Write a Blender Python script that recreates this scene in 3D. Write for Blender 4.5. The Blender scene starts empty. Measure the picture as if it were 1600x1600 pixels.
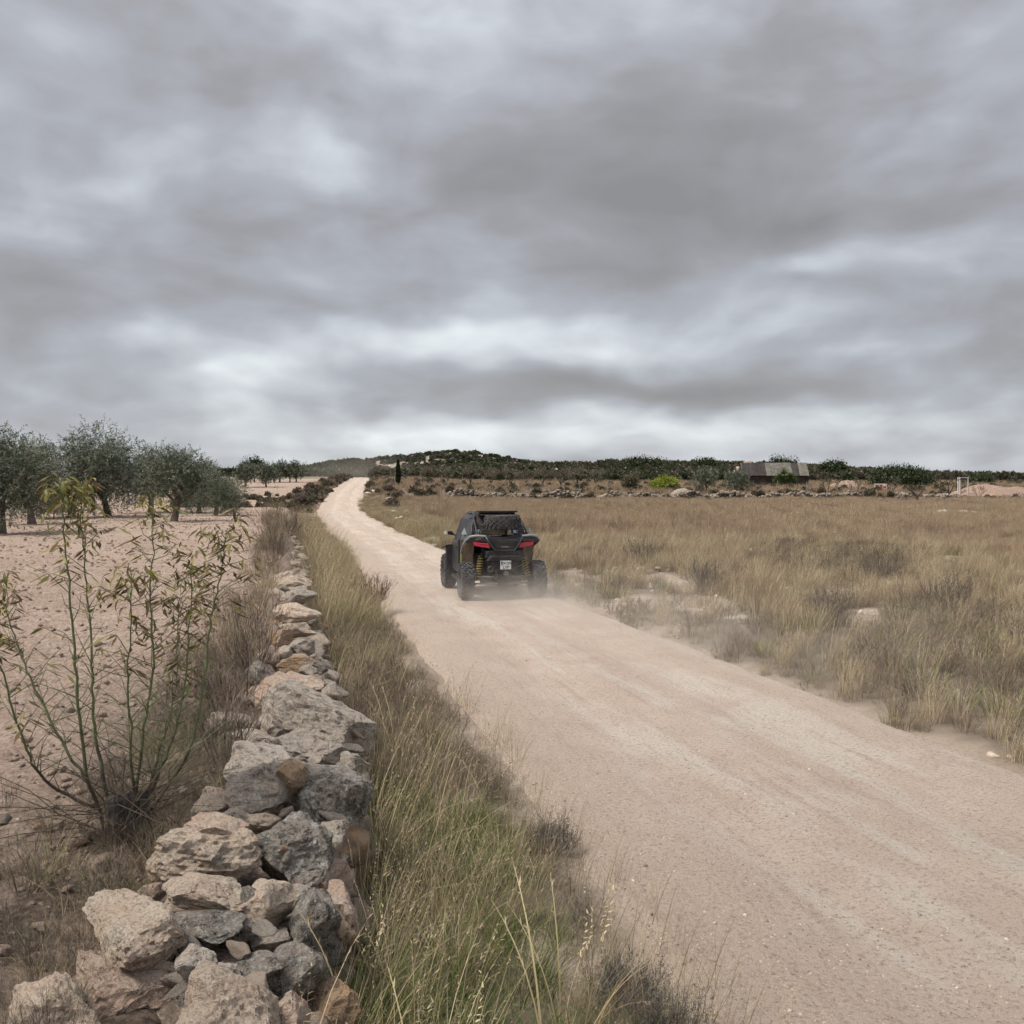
import bpy, bmesh, math, random
import numpy as np
from mathutils import Vector, Matrix, noise as mnoise

random.seed(7)
rng = np.random.default_rng(11)
R = math.radians
scene = bpy.context.scene
C = scene.collection

# ------------------------------------------------------------------ camera
CAM_H = 2.65            # eye height above the road
HORIZON = 745.0         # row of the horizon in the 1600 px photograph
F = 1600.0              # focal length in photograph pixels
cam_data = bpy.data.cameras.new('camera')
cam_data.sensor_width = 36.0
cam_data.lens = 36.0
cam_data.shift_y = -(800.0 - HORIZON) / 1600.0
cam_data.clip_start = 0.05
cam_data.clip_end = 12000.0
cam = bpy.data.objects.new('camera', cam_data)
cam.location = (0.0, 0.0, CAM_H)
cam.rotation_euler = (R(90), 0, 0)
C.objects.link(cam)
scene.camera = cam

# ------------------------------------------------------------------ light and exposure
SUN_EL, SUN_AZ = 57.0, -112.0        # degrees; azimuth clockwise from +Y (the view), so -112 is left and a little behind
sun_data = bpy.data.lights.new('sun', 'SUN')
sun_data.energy = 1.5
sun_data.angle = R(16)
sun_data.color = (1.0, 0.94, 0.85)
sun = bpy.data.objects.new('sun', sun_data)
sd = Vector((math.sin(R(SUN_AZ)) * math.cos(R(SUN_EL)), math.cos(R(SUN_AZ)) * math.cos(R(SUN_EL)), math.sin(R(SUN_EL))))
sun.rotation_euler = sd.to_track_quat('Z', 'Y').to_euler()
sun.location = sd * 60
C.objects.link(sun)

scene.render.engine = 'CYCLES'
scene.view_settings.view_transform = 'Standard'
scene.view_settings.look = 'None'
scene.view_settings.gamma = 1.0
scene.view_settings.use_curve_mapping = False
scene.view_settings.exposure = 1.38
scene.cycles.use_denoising = True
scene.cycles.use_adaptive_sampling = True
scene.cycles.adaptive_threshold = 0.02
scene.cycles.adaptive_min_samples = 16
scene.cycles.max_bounces = 5
scene.cycles.diffuse_bounces = 2
scene.cycles.glossy_bounces = 2
scene.cycles.transmission_bounces = 4
scene.cycles.transparent_max_bounces = 12
scene.cycles.volume_bounces = 1
scene.cycles.sample_clamp_indirect = 6.0


class NT:
    """short-hand for building a node tree"""
    def __init__(self, tree):
        self.t = tree
        self.t.nodes.clear()

    def n(self, kind, **kw):
        nd = self.t.nodes.new(kind)
        for k, v in kw.items():
            setattr(nd, k, v)
        return nd

    def link(self, a, b):
        self.t.links.new(a, b)

    def put(self, sock, v):
        if hasattr(v, 'links'):
            self.t.links.new(v, sock)
        elif v is not None:
            sock.default_value = v

    def math(self, op, a, b=None, c=None, clamp=False):
        m = self.n('ShaderNodeMath', operation=op, use_clamp=clamp)
        self.put(m.inputs[0], a)
        if b is not None:
            self.put(m.inputs[1], b)
        if c is not None:
            self.put(m.inputs[2], c)
        return m.outputs[0]

    def vmath(self, op, a, b=None):
        m = self.n('ShaderNodeVectorMath', operation=op)
        self.put(m.inputs[0], a)
        if b is not None:
            self.put(m.inputs[1], b)
        return m.outputs['Value'] if op in ('LENGTH', 'DOT_PRODUCT', 'DISTANCE') else m.outputs[0]

    def noise(self, vec, scale, detail=4.0, rough=0.55, dist=0.0, color=False, dim='3D'):
        m = self.n('ShaderNodeTexNoise', noise_dimensions=dim)
        if vec is not None:
            self.link(vec, m.inputs['Vector'])
        m.inputs['Scale'].default_value = scale
        m.inputs['Detail'].default_value = detail
        m.inputs['Roughness'].default_value = rough
        m.inputs['Distortion'].default_value = dist
        return m.outputs['Color' if color else 'Fac']

    def voronoi(self, vec, scale, feature='F1', out='Distance'):
        m = self.n('ShaderNodeTexVoronoi', feature=feature)
        if vec is not None:
            self.link(vec, m.inputs['Vector'])
        m.inputs['Scale'].default_value = scale
        return m.outputs[out]

    def ramp(self, fac, stops, interp='LINEAR'):
        m = self.n('ShaderNodeValToRGB')
        m.color_ramp.interpolation = interp
        els = m.color_ramp.elements
        while len(els) < len(stops):
            els.new(0.5)
        for e, (p, c) in zip(els, stops):
            e.position = p
            e.color = (c, c, c, 1) if isinstance(c, (int, float)) else (*c, 1)
        self.put(m.inputs['Fac'], fac)
        return m.outputs['Color']

    def rng(self, v, a, b, c=0.0, d=1.0, smooth=True):
        m = self.n('ShaderNodeMapRange', interpolation_type='SMOOTHSTEP' if smooth else 'LINEAR')
        self.put(m.inputs['Value'], v)
        m.inputs['From Min'].default_value = a
        m.inputs['From Max'].default_value = b
        m.inputs['To Min'].default_value = c
        m.inputs['To Max'].default_value = d
        return m.outputs[0]

    def mix(self, f, a, b, blend='MIX'):
        m = self.n('ShaderNodeMix', data_type='RGBA', blend_type=blend)
        self.put(m.inputs['Factor'], f)
        for s, v in ((m.inputs[6], a), (m.inputs[7], b)):
            self.put(s, (*v, 1) if isinstance(v, tuple) and len(v) == 3 else v)
        return m.outputs[2]

    def bump(self, height, strength=0.4, dist=0.02, normal=None):
        m = self.n('ShaderNodeBump')
        m.inputs['Strength'].default_value = strength
        m.inputs['Distance'].default_value = dist
        self.put(m.inputs['Height'], height)
        if normal is not None:
            self.link(normal, m.inputs['Normal'])
        return m.outputs[0]

    def attr(self, name, out='Color'):
        m = self.n('ShaderNodeAttribute', attribute_name=name)
        return m.outputs[out]


# ------------------------------------------------------------------ world: daylight sky seen through an almost closed cloud deck
world = bpy.data.worlds.new('World')
scene.world = world
world.use_nodes = True
world.cycles.sampling_method = 'MANUAL'
world.cycles.sample_map_resolution = 128
w = NT(world.node_tree)
sky = w.n('ShaderNodeTexSky', sky_type='NISHITA')
sky.sun_disc = False
sky.sun_elevation = R(SUN_EL)
sky.sun_rotation = R(SUN_AZ)
dirv = w.n('ShaderNodeTexCoord').outputs['Generated']
sep = w.n('ShaderNodeSeparateXYZ')
w.link(dirv, sep.inputs[0])
dx, dy, dz = sep.outputs
zc = w.math('MAXIMUM', dz, 0.0)
# cloud-deck coordinates: where the line of sight meets a flat deck, so clouds flatten towards the horizon
inv = w.math('DIVIDE', 1.0, w.math('ADD', zc, 0.24))
comb = w.n('ShaderNodeCombineXYZ')
w.put(comb.inputs[0], w.math('MULTIPLY', dx, inv))
w.put(comb.inputs[1], w.math('MULTIPLY', dy, inv))
deck = comb.outputs[0]
warp = w.vmath('MULTIPLY', w.vmath('SUBTRACT', w.noise(deck, 1.6, 2, 0.5, color=True, dim='2D'), (0.5, 0.5, 0.5)), (0.5, 0.3, 0.0))
deck_w = w.vmath('ADD', deck, warp)
nbig = w.noise(deck_w, 1.15, 3, 0.5, dim='2D')
nmid = w.noise(deck_w, 3.2, 4, 0.5, dim='2D')
# bearing and height of the line of sight, ruffled by noise: the large cloud masses of that afternoon sit at fixed bearings
az = w.math('ARCTAN2', dx, dy)
el = w.math('ARCSINE', dz)
cae = w.n('ShaderNodeCombineXYZ')
w.put(cae.inputs[0], az)
w.put(cae.inputs[1], el)
ae0 = cae.outputs[0]
stretch = w.vmath('MULTIPLY', ae0, (1.0, 1.9, 1.0))
wob = w.vmath('SUBTRACT', w.noise(stretch, 4.0, 3, 0.5, color=True, dim='2D'), (0.5, 0.5, 0.5))
ae = w.vmath('ADD', ae0, w.vmath('MULTIPLY', wob, (0.30, 0.11, 0.0)))


def cloud_mass(v0, px, py, sx, sy, amount):
    a0 = math.atan2(px - 800, F)
    e0 = math.atan2(HORIZON - py, F)
    m = w.n('ShaderNodeVectorMath', operation='MULTIPLY_ADD')
    w.link(ae, m.inputs[0])
    m.inputs[1].default_value = (F / sx, F / sy, 0)
    m.inputs[2].default_value = (-a0 * F / sx, -e0 * F / sy, 0)
    g = w.math('POWER', 0.36788, w.vmath('DOT_PRODUCT', m.outputs[0], m.outputs[0]))
    return w.math('MULTIPLY_ADD', g, amount, v0)


val = w.math('ADD', 0.48, w.math('MULTIPLY', w.math('SUBTRACT', nbig, 0.5), 0.45))
val = w.math('ADD', val, w.math('MULTIPLY', w.math('SUBTRACT', nmid, 0.5), 0.26))
puff = w.noise(w.vmath('ADD', stretch, w.vmath('MULTIPLY', wob, (0.12, 0.12, 0.0))), 6.5, 4, 0.5, dim='2D')
val = w.math('ADD', val, w.math('MULTIPLY', w.math('SUBTRACT', puff, 0.5), 0.40))
lump = w.noise(w.vmath('ADD', stretch, w.vmath('MULTIPLY', wob, (0.05, 0.05, 0.0))), 13.0, 4, 0.52, dim='2D')
val = w.math('ADD', val, w.math('MULTIPLY', w.math('SUBTRACT', lump, 0.5), 0.26))
for m in [(820, 290, 330, 105, -0.34), (310, 135, 200, 55, -0.20), (1420, 345, 260, 40, -0.30), (1040, 240, 180, 70, -0.16),
          (1060, 598, 330, 26, -0.34), (1590, 550, 150, 60, -0.22), (430, 495, 200, 32, -0.16), (870, 425, 210, 36, -0.20),
          (1230, 463, 60, 20, -0.16), (140, 470, 160, 50, -0.10), (1400, 150, 300, 110, -0.06), (640, 635, 220, 12, -0.12),
          (860, 535, 190, 38, 0.48), (610, 550, 110, 40, 0.24), (420, 600, 75, 26, 0.32), (1390, 425, 240, 38, 0.34),
          (430, 245, 120, 50, 0.20), (190, 300, 90, 26, 0.14), (1105, 250, 40, 22, 0.12), (790, 20, 300, 80, 0.16),
          (300, 560, 130, 22, 0.18), (1050, 665, 560, 26, 0.30), (500, 690, 600, 30, 0.22), (1100, 715, 800, 30, 0.14), (1100, 520, 160, 30, 0.16)]:
    val = cloud_mass(val, *m)
cloud = w.ramp(val, [(0.0, (0.143, 0.139, 0.141)), (0.28, (0.180, 0.179, 0.186)), (0.5, (0.232, 0.240, 0.262)),
                     (0.75, (0.335, 0.352, 0.372)), (1.0, (0.47, 0.495, 0.505))])
# an overcast deck is brighter overhead than near the horizon
zen = w.math('ADD', 0.90, w.math('MULTIPLY', w.math('POWER', zc, 2.6), 1.15))
sc_ = w.n('ShaderNodeVectorMath', operation='SCALE')
w.link(cloud, sc_.inputs[0])
w.link(zen, sc_.inputs['Scale'])
bg_sky = w.n('ShaderNodeBackground')
w.link(sky.outputs[0], bg_sky.inputs[0])
bg_sky.inputs[1].default_value = 0.06
bg_cloud = w.n('ShaderNodeBackground')
w.link(sc_.outputs[0], bg_cloud.inputs[0])
bg_cloud.inputs[1].default_value = 0.80
mixw = w.n('ShaderNodeMixShader')
mixw.inputs[0].default_value = 0.94
w.link(bg_sky.outputs[0], mixw.inputs[1])
w.link(bg_cloud.outputs[0], mixw.inputs[2])
outw = w.n('ShaderNodeOutputWorld')
w.link(mixw.outputs[0], outw.inputs[0])

# ------------------------------------------------------------------ helpers: objects
def link(o, parent=None):
    C.objects.link(o)
    if parent is not None:
        o.parent = parent
    return o


def tag(o, label=None, cat=None, group=None, kind=None):
    if label:
        o['label'] = label
    if cat:
        o['category'] = cat
    if group:
        o['group'] = group
    if kind:
        o['kind'] = kind
    return o


def thing(name, label, cat, loc=(0, 0, 0), rz=0.0, group=None):
    o = bpy.data.objects.new(name, None)
    o.empty_display_size = 0.2
    o.location = loc
    o.rotation_euler = (0, 0, rz)
    link(o)
    return tag(o, label, cat, group)


def np_mesh(name, verts, loops, starts, mat=None, col=None, smooth=False, extra=None):
    """mesh from flat arrays; starts = first loop of each face"""
    me = bpy.data.meshes.new(name)
    verts = np.asarray(verts, dtype=np.float32).reshape(-1, 3)
    loops = np.asarray(loops, dtype=np.int32).ravel()
    starts = np.asarray(starts, dtype=np.int32).ravel()
    me.vertices.add(len(verts))
    me.vertices.foreach_set('co', verts.ravel())
    me.loops.add(len(loops))
    me.loops.foreach_set('vertex_index', loops)
    me.polygons.add(len(starts))
    me.polygons.foreach_set('loop_start', starts)
    if smooth:
        me.polygons.foreach_set('use_smooth', np.ones(len(starts), dtype=bool))
    if col is not None:
        a = me.color_attributes.new('Col', 'FLOAT_COLOR', 'POINT')
        c4 = np.ones((len(verts), 4), dtype=np.float32)
        c4[:, :3] = col
        a.data.foreach_set('color', c4.ravel())
    for k, v in (extra or {}).items():
        a = me.attributes.new(k, 'FLOAT', 'POINT')
        a.data.foreach_set('value', np.asarray(v, dtype=np.float32).ravel())
    me.update(calc_edges=True)
    me.validate()
    if mat:
        me.materials.append(mat)
    return me


def quads(name, verts, q, mat=None, **kw):
    q = np.asarray(q, dtype=np.int32).reshape(-1, 4)
    return np_mesh(name, verts, q.ravel(), np.arange(len(q)) * 4, mat, **kw)


class MB:
    """collects shapes into one mesh"""
    def __init__(self):
        self.v, self.f = [], []

    def add(self, vs, fs):
        b = len(self.v)
        self.v += [tuple(p) for p in vs]
        self.f += [tuple(i + b for i in f) for f in fs]
        return self

    def box(self, lo, hi):
        (a, b, c), (d, e, f) = lo, hi
        return self.add([(a, b, c), (d, b, c), (d, e, c), (a, e, c), (a, b, f), (d, b, f), (d, e, f), (a, e, f)],
                        [(0, 3, 2, 1), (4, 5, 6, 7), (0, 1, 5, 4), (1, 2, 6, 5), (2, 3, 7, 6), (3, 0, 4, 7)])

    def hull(self, a, b):
        """loft between two polygons of equal length"""
        n = len(a)
        return self.add(list(a) + list(b), [tuple(range(n))[::-1], tuple(range(n, 2 * n))] +
                        [(i, (i + 1) % n, n + (i + 1) % n, n + i) for i in range(n)])

    def tube(self, pts, rad, sides=8, caps=True):
        pts = [Vector(p) for p in pts]
        n = len(pts)
        if not hasattr(rad, '__len__'):
            rad = [rad] * n
        vs, fs = [], []
        ref = None
        for i, p in enumerate(pts):
            t = (pts[min(i + 1, n - 1)] - pts[max(i - 1, 0)]).normalized()
            if ref is None:
                ref = t.orthogonal().normalized()
            ref = (ref - t * ref.dot(t))
            ref = ref.normalized() if ref.length > 1e-6 else t.orthogonal().normalized()
            s = t.cross(ref)
            for k in range(sides):
                a = 2 * math.pi * k / sides
                vs.append(p + (ref * math.cos(a) + s * math.sin(a)) * rad[i])
        for i in range(n - 1):
            for k in range(sides):
                k2 = (k + 1) % sides
                fs.append((i * sides + k, i * sides + k2, (i + 1) * sides + k2, (i + 1) * sides + k))
        if caps:
            fs.append(tuple(range(sides))[::-1])
            fs.append(tuple(range((n - 1) * sides, n * sides)))
        return self.add(vs, fs)

    def lathe(self, prof, n=32, axis='X', center=(0, 0, 0)):
        """prof: (along axis, radius)"""
        vs, fs = [], []
        m = len(prof)
        for k in range(n):
            a = 2 * math.pi * k / n
            for (h, r) in prof:
                if axis == 'X':
                    p = (h, r * math.cos(a), r * math.sin(a))
                elif axis == 'Z':
                    p = (r * math.cos(a), r * math.sin(a), h)
                else:
                    p = (r * math.sin(a), h, r * math.cos(a))
                vs.append((p[0] + center[0], p[1] + center[1], p[2] + center[2]))
        for k in range(n):
            k2 = (k + 1) % n
            for j in range(m - 1):
                fs.append((k * m + j, k2 * m + j, k2 * m + j + 1, k * m + j + 1))
        return self.add(vs, fs)

    def mesh(self, name, mat, smooth=False):
        me = bpy.data.meshes.new(name)
        me.from_pydata(self.v, [], self.f)
        bm = bmesh.new()
        bm.from_mesh(me)
        bmesh.ops.recalc_face_normals(bm, faces=bm.faces)
        bm.to_mesh(me)
        bm.free()
        me.materials.append(mat)
        if smooth:
            me.polygons.foreach_set('use_smooth', np.ones(len(me.polygons), dtype=bool))
        return me

    def build(self, name, mat, parent=None, smooth=False, bevel=0.0, seg=2):
        o = bpy.data.objects.new(name, self.mesh(name, mat, smooth))
        link(o, parent)
        if bevel:
            b = o.modifiers.new('bevel', 'BEVEL')
            b.width = bevel
            b.segments = seg
            b.limit_method = 'ANGLE'
        return o


def child(name, mesh, parent, loc=(0, 0, 0), rot=(0, 0, 0), scale=(1, 1, 1)):
    o = bpy.data.objects.new(name, mesh)
    o.location, o.rotation_euler, o.scale = loc, rot, scale
    return link(o, parent)


def scatter(name, protos, pts, rz, scl, idx, label, cat, tilt=None, kind='stuff'):
    """uncountable stuff: copies of small meshes on points, one object (geometry nodes)"""
    pts = np.asarray(pts, dtype=np.float32)
    n = len(pts)
    me = bpy.data.meshes.new(name)
    me.vertices.add(n)
    me.vertices.foreach_set('co', pts.ravel())
    rot = np.zeros((n, 3), dtype=np.float32)
    rot[:, 2] = rz
    if tilt is not None:
        rot[:, :2] = tilt
    a = me.attributes.new('rot', 'FLOAT_VECTOR', 'POINT')
    a.data.foreach_set('vector', rot.ravel())
    a = me.attributes.new('scl', 'FLOAT', 'POINT')
    a.data.foreach_set('value', np.asarray(scl, dtype=np.float32))
    a = me.attributes.new('idx', 'INT', 'POINT')
    a.data.foreach_set('value', np.asarray(idx, dtype=np.int32))
    o = bpy.data.objects.new(name, me)
    link(o)
    g = bpy.data.node_groups.new(name, 'GeometryNodeTree')
    g.interface.new_socket('Geometry', in_out='INPUT', socket_type='NodeSocketGeometry')
    g.interface.new_socket('Geometry', in_out='OUTPUT', socket_type='NodeSocketGeometry')
    N = g.nodes
    gi, go = N.new('NodeGroupInput'), N.new('NodeGroupOutput')
    join = N.new('GeometryNodeJoinGeometry')

    def named(nm, t):
        x = N.new('GeometryNodeInputNamedAttribute')
        x.data_type = t
        x.inputs['Name'].default_value = nm
        return x.outputs[0]
    nrot, nscl, nidx = named('rot', 'FLOAT_VECTOR'), named('scl', 'FLOAT'), named('idx', 'INT')
    e2r = N.new('FunctionNodeEulerToRotation')
    g.links.new(nrot, e2r.inputs[0])
    for k, pm in enumerate(protos):
        po = bpy.data.objects.new(pm.name, pm)        # source mesh only, never linked to the scene
        oi = N.new('GeometryNodeObjectInfo')
        oi.inputs['Object'].default_value = po
        oi.inputs['As Instance'].default_value = False
        g2i = N.new('GeometryNodeGeometryToInstance')
        g.links.new(oi.outputs['Geometry'], g2i.inputs[0])
        cmp_ = N.new('FunctionNodeCompare')
        cmp_.data_type = 'INT'
        cmp_.operation = 'EQUAL'
        g.links.new(nidx, cmp_.inputs[2])
        cmp_.inputs[3].default_value = k
        iop = N.new('GeometryNodeInstanceOnPoints')
        g.links.new(gi.outputs[0], iop.inputs['Points'])
        g.links.new(cmp_.outputs[0], iop.inputs['Selection'])
        g.links.new(g2i.outputs[0], iop.inputs['Instance'])
        g.links.new(e2r.outputs[0], iop.inputs['Rotation'])
        g.links.new(nscl, iop.inputs['Scale'])
        g.links.new(iop.outputs[0], join.inputs[0])
    g.links.new(join.outputs[0], go.inputs[0])
    md = o.modifiers.new('scatter', 'NODES')
    md.node_group = g
    return tag(o, label, cat, None, kind)


# ------------------------------------------------------------------ helpers: noise and terrain
def _grad(ix, iy, seed):
    h = (ix * 374761393 + iy * 668265263 + seed * 1442695041) & 0xFFFFFFFF
    h = ((h ^ (h >> 13)) * 1274126177) & 0xFFFFFFFF
    h = h ^ (h >> 16)
    a = (h & 0xFFFF) / 65536.0 * 2 * np.pi
    return np.cos(a), np.sin(a)


def perlin(x, y, seed=0):
    x, y = np.asarray(x, dtype=np.float64), np.asarray(y, dtype=np.float64)
    ix, iy = np.floor(x).astype(np.int64), np.floor(y).astype(np.int64)
    fx, fy = x - ix, y - iy
    u, v = fx * fx * fx * (fx * (fx * 6 - 15) + 10), fy * fy * fy * (fy * (fy * 6 - 15) + 10)
    r = 0
    for ox in (0, 1):
        for oy in (0, 1):
            gx, gy = _grad(ix + ox, iy + oy, seed)
            wgt = (u if ox else 1 - u) * (v if oy else 1 - v)
            r = r + wgt * (gx * (fx - ox) + gy * (fy - oy))
    return r * 1.5


def fbm(x, y, octs=4, seed=0, gain=0.5):
    r, a, s = 0, 1.0, 1.0
    for k in range(octs):
        r = r + a * perlin(np.asarray(x) * s + 17.3 * k, np.asarray(y) * s - 9.1 * k, seed + k)
        a *= gain
        s *= 2.03
    return r


def sstep(a, b, x):
    t = np.clip((np.asarray(x, dtype=np.float64) - a) / (b - a), 0, 1)
    return t * t * (3 - 2 * t)


_ty = np.arange(-30, 420, 0.5)


def table(pairs, win=9):
    a = np.array(pairs, dtype=float)
    v = np.interp(_ty, a[:, 0], a[:, 1])
    k = np.hanning(win + 2)[1:-1]
    k /= k.sum()
    vp = np.pad(v, win, mode='reflect', reflect_type='odd')
    v = np.convolve(vp, k, mode='same')[win:-win]
    return lambda y: np.interp(y, _ty, v)


road_left = table([(-30, 5.5), (0, 1.9), (5, 0.9), (9.3, -0.05), (16.6, -1.66), (21.7, -2.85), (36.9, -5.9), (49.9, -9.0), (77, -14.8),
                   (101, -17.9), (125, -20.5), (170, -26.5), (200, -30.5), (420, -61)])
road_right = table([(-30, 12.5), (0, 7.6), (5, 6.1), (9.3, 4.66), (16.6, 2.75), (21.7, 1.25), (36.9, -2.3), (49.9, -5.4), (77, -11.2),
                    (101, -14.5), (125, -17.3), (170, -23.4), (200, -27), (420, -57)])
wall_x = table([(-30, -0.5), (3.0, -1.2), (4.8, -1.32), (6.5, -1.38), (8.3, -1.7), (11.8, -2.55), (14.5, -3.15), (18.9, -4.15), (25, -5.35),
                (37, -7.9), (50, -11.0), (77, -16.8), (101, -20.6), (125, -23.5), (170, -30), (420, -66)], win=3)
rise_left = table([(-30, 0), (60, 0), (77, .12), (90, .75), (101, 1.35), (125, 2.1), (170, 2.55), (420, 2.7)])
rise_right = table([(-30, 0), (60, 0.05), (90, .4), (110, 1.0), (130, 1.43), (170, 2.2), (230, 4.1), (320, 4.9), (420, 4.9)])
wall_top = table([(-30, .6), (4, .62), (6, .72), (9, .72), (15, .6), (25, .5), (40, .35), (60, .2), (420, .1)])
field_step = table([(-30, .42), (4, .45), (6, .52), (9, .55), (45, .6), (70, .45), (80, .15), (420, 0)])


def hbase(x, y):
    """the lie of the land without bumps, road cut or terrace"""
    x, y = np.asarray(x, float), np.asarray(y, float)
    yy = np.clip(y, -30, 419)
    t = sstep(0, 1, (x - road_right(yy)) / (10 + 0.06 * np.abs(yy)))
    rr = rise_right(yy)
    rr = rr - np.clip(rr - 1.6, 0, None) * 0.95 * sstep(48, 95, x - 0.12 * (yy - 130))
    h = rise_left(yy) * (1 - t) + rr * t
    d = ((x + 31) / 36.0) ** 2 + ((y - 335) / 62.0) ** 2
    h = h + 5.6 * np.exp(-d ** 1.35)
    d2 = ((x - 34) / 30.0) ** 2 + ((y - 240) / 40.0) ** 2
    h = h + 1.0 * np.exp(-d2)
    far = sstep(380, 900, y)
    return h * (1 - far) + 2.0 * far


def ground_z(x, y, bumps=True):
    x, y = np.asarray(x, float), np.asarray(y, float)
    yy = np.clip(y, -30, 419)
    h = hbase(x, y)
    wx = wall_x(yy)
    left = sstep(0.25, -0.25, x - wx + 0.05)
    h = h + left * field_step(yy)
    rl, rr = road_left(yy), road_right(yy)
    on = sstep(-0.5, 0.25, x - rl) * sstep(-0.5, 0.25, rr - x)
    if bumps:
        near = 1 / (1 + (np.maximum(y, 0) / 60) ** 2)
        h = h + (1 - on) * (0.05 * fbm(x * 0.9, y * 0.9, 4, 3) + left * (0.035 * fbm(x * 3.1, y * 3.1, 3, 9) + 0.05 * np.sin(y * 6.4 + 0.9 * x + 3.0 * fbm(x * .25, y * .25, 2, 13)) * sstep(1.2, 2.6, wx - x))) * near
        h = h + (1 - on) * sstep(0.0, 2.0, x - rr) * (0.10 + 0.10 * fbm(x * 0.3, y * 0.3, 3, 21))
        h = h + 0.5 * fbm(x * 0.05, y * 0.05, 3, 31) * sstep(180, 280, y)
    return h - on * 0.07 * sstep(420, 300, y)


def road_z(x, y):
    yy = np.clip(y, -30, 419)
    s = (np.asarray(x, float) - road_left(yy)) / np.maximum(road_right(yy) - road_left(yy), .1)
    z = hbase(x, y) + 0.022 * fbm(np.asarray(x) * 0.5, np.asarray(y) * 0.35, 3, 51)
    for c in (0.30, 0.68):
        z = z - 0.045 * np.exp(-((s - c + 0.03 * fbm(np.asarray(y) * 0.12, np.asarray(y) * 0 + c, 2, 5)) / 0.085) ** 2)
    z = z + 0.008 * fbm(np.asarray(x) * 3.0, np.asarray(y) * 3.0, 3, 77)
    return z


def gz(x, y):
    return float(ground_z(x, y))


def at(px, D):
    """x of the point seen in column px at distance D"""
    return (px - 800.0) / F * D


def zat(py, D):
    return CAM_H - (py - HORIZON) / F * D

# ------------------------------------------------------------------ materials
def material(name):
    m = bpy.data.materials.new(name)
    m.use_nodes = True
    return m, NT(m.node_tree)


def finish(t, color, rough=0.9, normal=None, metallic=0.0, spec=0.3, **kw):
    b = t.n('ShaderNodeBsdfPrincipled')
    t.put(b.inputs['Base Color'], (*color, 1) if isinstance(color, tuple) and len(color) == 3 else color)
    t.put(b.inputs['Roughness'], rough)
    t.put(b.inputs['Metallic'], metallic)
    b.inputs['Specular IOR Level'].default_value = spec
    if normal is not None:
        t.link(normal, b.inputs['Normal'])
    for k, v in kw.items():
        t.put(b.inputs[k], v)
    o = t.n('ShaderNodeOutputMaterial')
    t.link(b.outputs[0], o.inputs[0])
    return b


def pos(t):
    return t.n('ShaderNodeNewGeometry').outputs['Position']


def objco(t):
    """object coordinates, moved by a random amount for each object"""
    co = t.n('ShaderNodeTexCoord').outputs['Object']
    r = t.n('ShaderNodeObjectInfo').outputs['Random']
    s = t.math('MULTIPLY', r, 37.0)
    return t.vmath('ADD', co, s), r


def soil_material(name, c1, c2, c3, pebbles=1.0, scale=1.0, bump=0.5, litter=False):
    m, t = material(name)
    p = pos(t)
    big = t.noise(p, 0.35 * scale, 5, 0.6)
    mid = t.noise(p, 2.2 * scale, 6, 0.62)
    fine = t.noise(p, 22 * scale, 7, 0.75)
    col = t.mix(t.rng(big, 0.35, 0.65), c1, c2)
    col = t.mix(t.math('MULTIPLY', t.rng(mid, 0.42, 0.7), 0.75), col, c3)
    col = t.mix(t.math('MULTIPLY', t.math('SUBTRACT', fine, 0.5), 4.0, clamp=True), col, (0.56, 0.46, 0.38))
    col = t.mix(t.math('MULTIPLY', t.math('SUBTRACT', 0.51, fine), 5.5, clamp=True), col, (0.19, 0.135, 0.10))
    if litter:
        col = t.mix(t.math('MULTIPLY', t.attr('litter', 'Fac'), t.rng(mid, 0.30, 0.55)), col, t.mix(t.rng(fine, .4, .62), (0.075, 0.058, 0.044), (0.20, 0.152, 0.12)))
    v = t.voronoi(p, 16 * scale)
    vc = t.voronoi(p, 16 * scale, out='Color')
    peb = t.math('MULTIPLY', t.rng(v, 0.30, 0.16), t.rng(vc, 0.72, 0.78))
    col = t.mix(t.math('MULTIPLY', peb, 0.8 * pebbles), col, (0.55, 0.50, 0.45))
    hgt = t.math('ADD', t.math('MULTIPLY', mid, 1.6), t.math('ADD', t.math('MULTIPLY', fine, 1.0), t.math('MULTIPLY', peb, 0.5)))
    finish(t, col, 0.95, t.bump(hgt, bump, 0.05 / scale), spec=0.1)
    return m


M = {}
M['field'] = soil_material('ploughed_soil', (0.43, 0.325, 0.26), (0.355, 0.26, 0.205), (0.48, 0.375, 0.305), 1.0, 1.0, 1.0, True)

# ground of verges, grassland and hill
m, t = material('verge_soil')
p = pos(t)
hill = t.attr('hill', 'Fac')
big = t.noise(p, 0.25, 5, 0.6)
mid = t.noise(p, 1.7, 6, 0.62)
fine = t.noise(p, 24, 5, 0.65)
near = t.mix(t.rng(mid, 0.38, 0.64), (0.30, 0.24, 0.19), (0.38, 0.315, 0.255))
near = t.mix(t.math('MULTIPLY', t.rng(big, 0.45, 0.6), 0.5), near, (0.27, 0.215, 0.165))
near = t.mix(t.math('MULTIPLY', t.math('SUBTRACT', 0.55, fine), 1.6, clamp=True), near, (0.16, 0.125, 0.10))
hn = t.noise(p, 0.16, 6, 0.65)
hs = t.mix(t.rng(hn, 0.42, 0.58), (0.20, 0.17, 0.125), (0.40, 0.345, 0.29))
hs = t.mix(t.rng(t.noise(p, 0.7, 5, 0.7), 0.5, 0.62), hs, (0.12, 0.115, 0.075))
thatch_shade = t.mix(t.rng(mid, 0.35, 0.65), (0.085, 0.070, 0.052), (0.15, 0.120, 0.088))  # brown thatch, darkened to paint in the shade beneath the grass
col = t.mix(hill, t.mix(t.attr('litter', 'Fac'), near, thatch_shade), hs)
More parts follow.
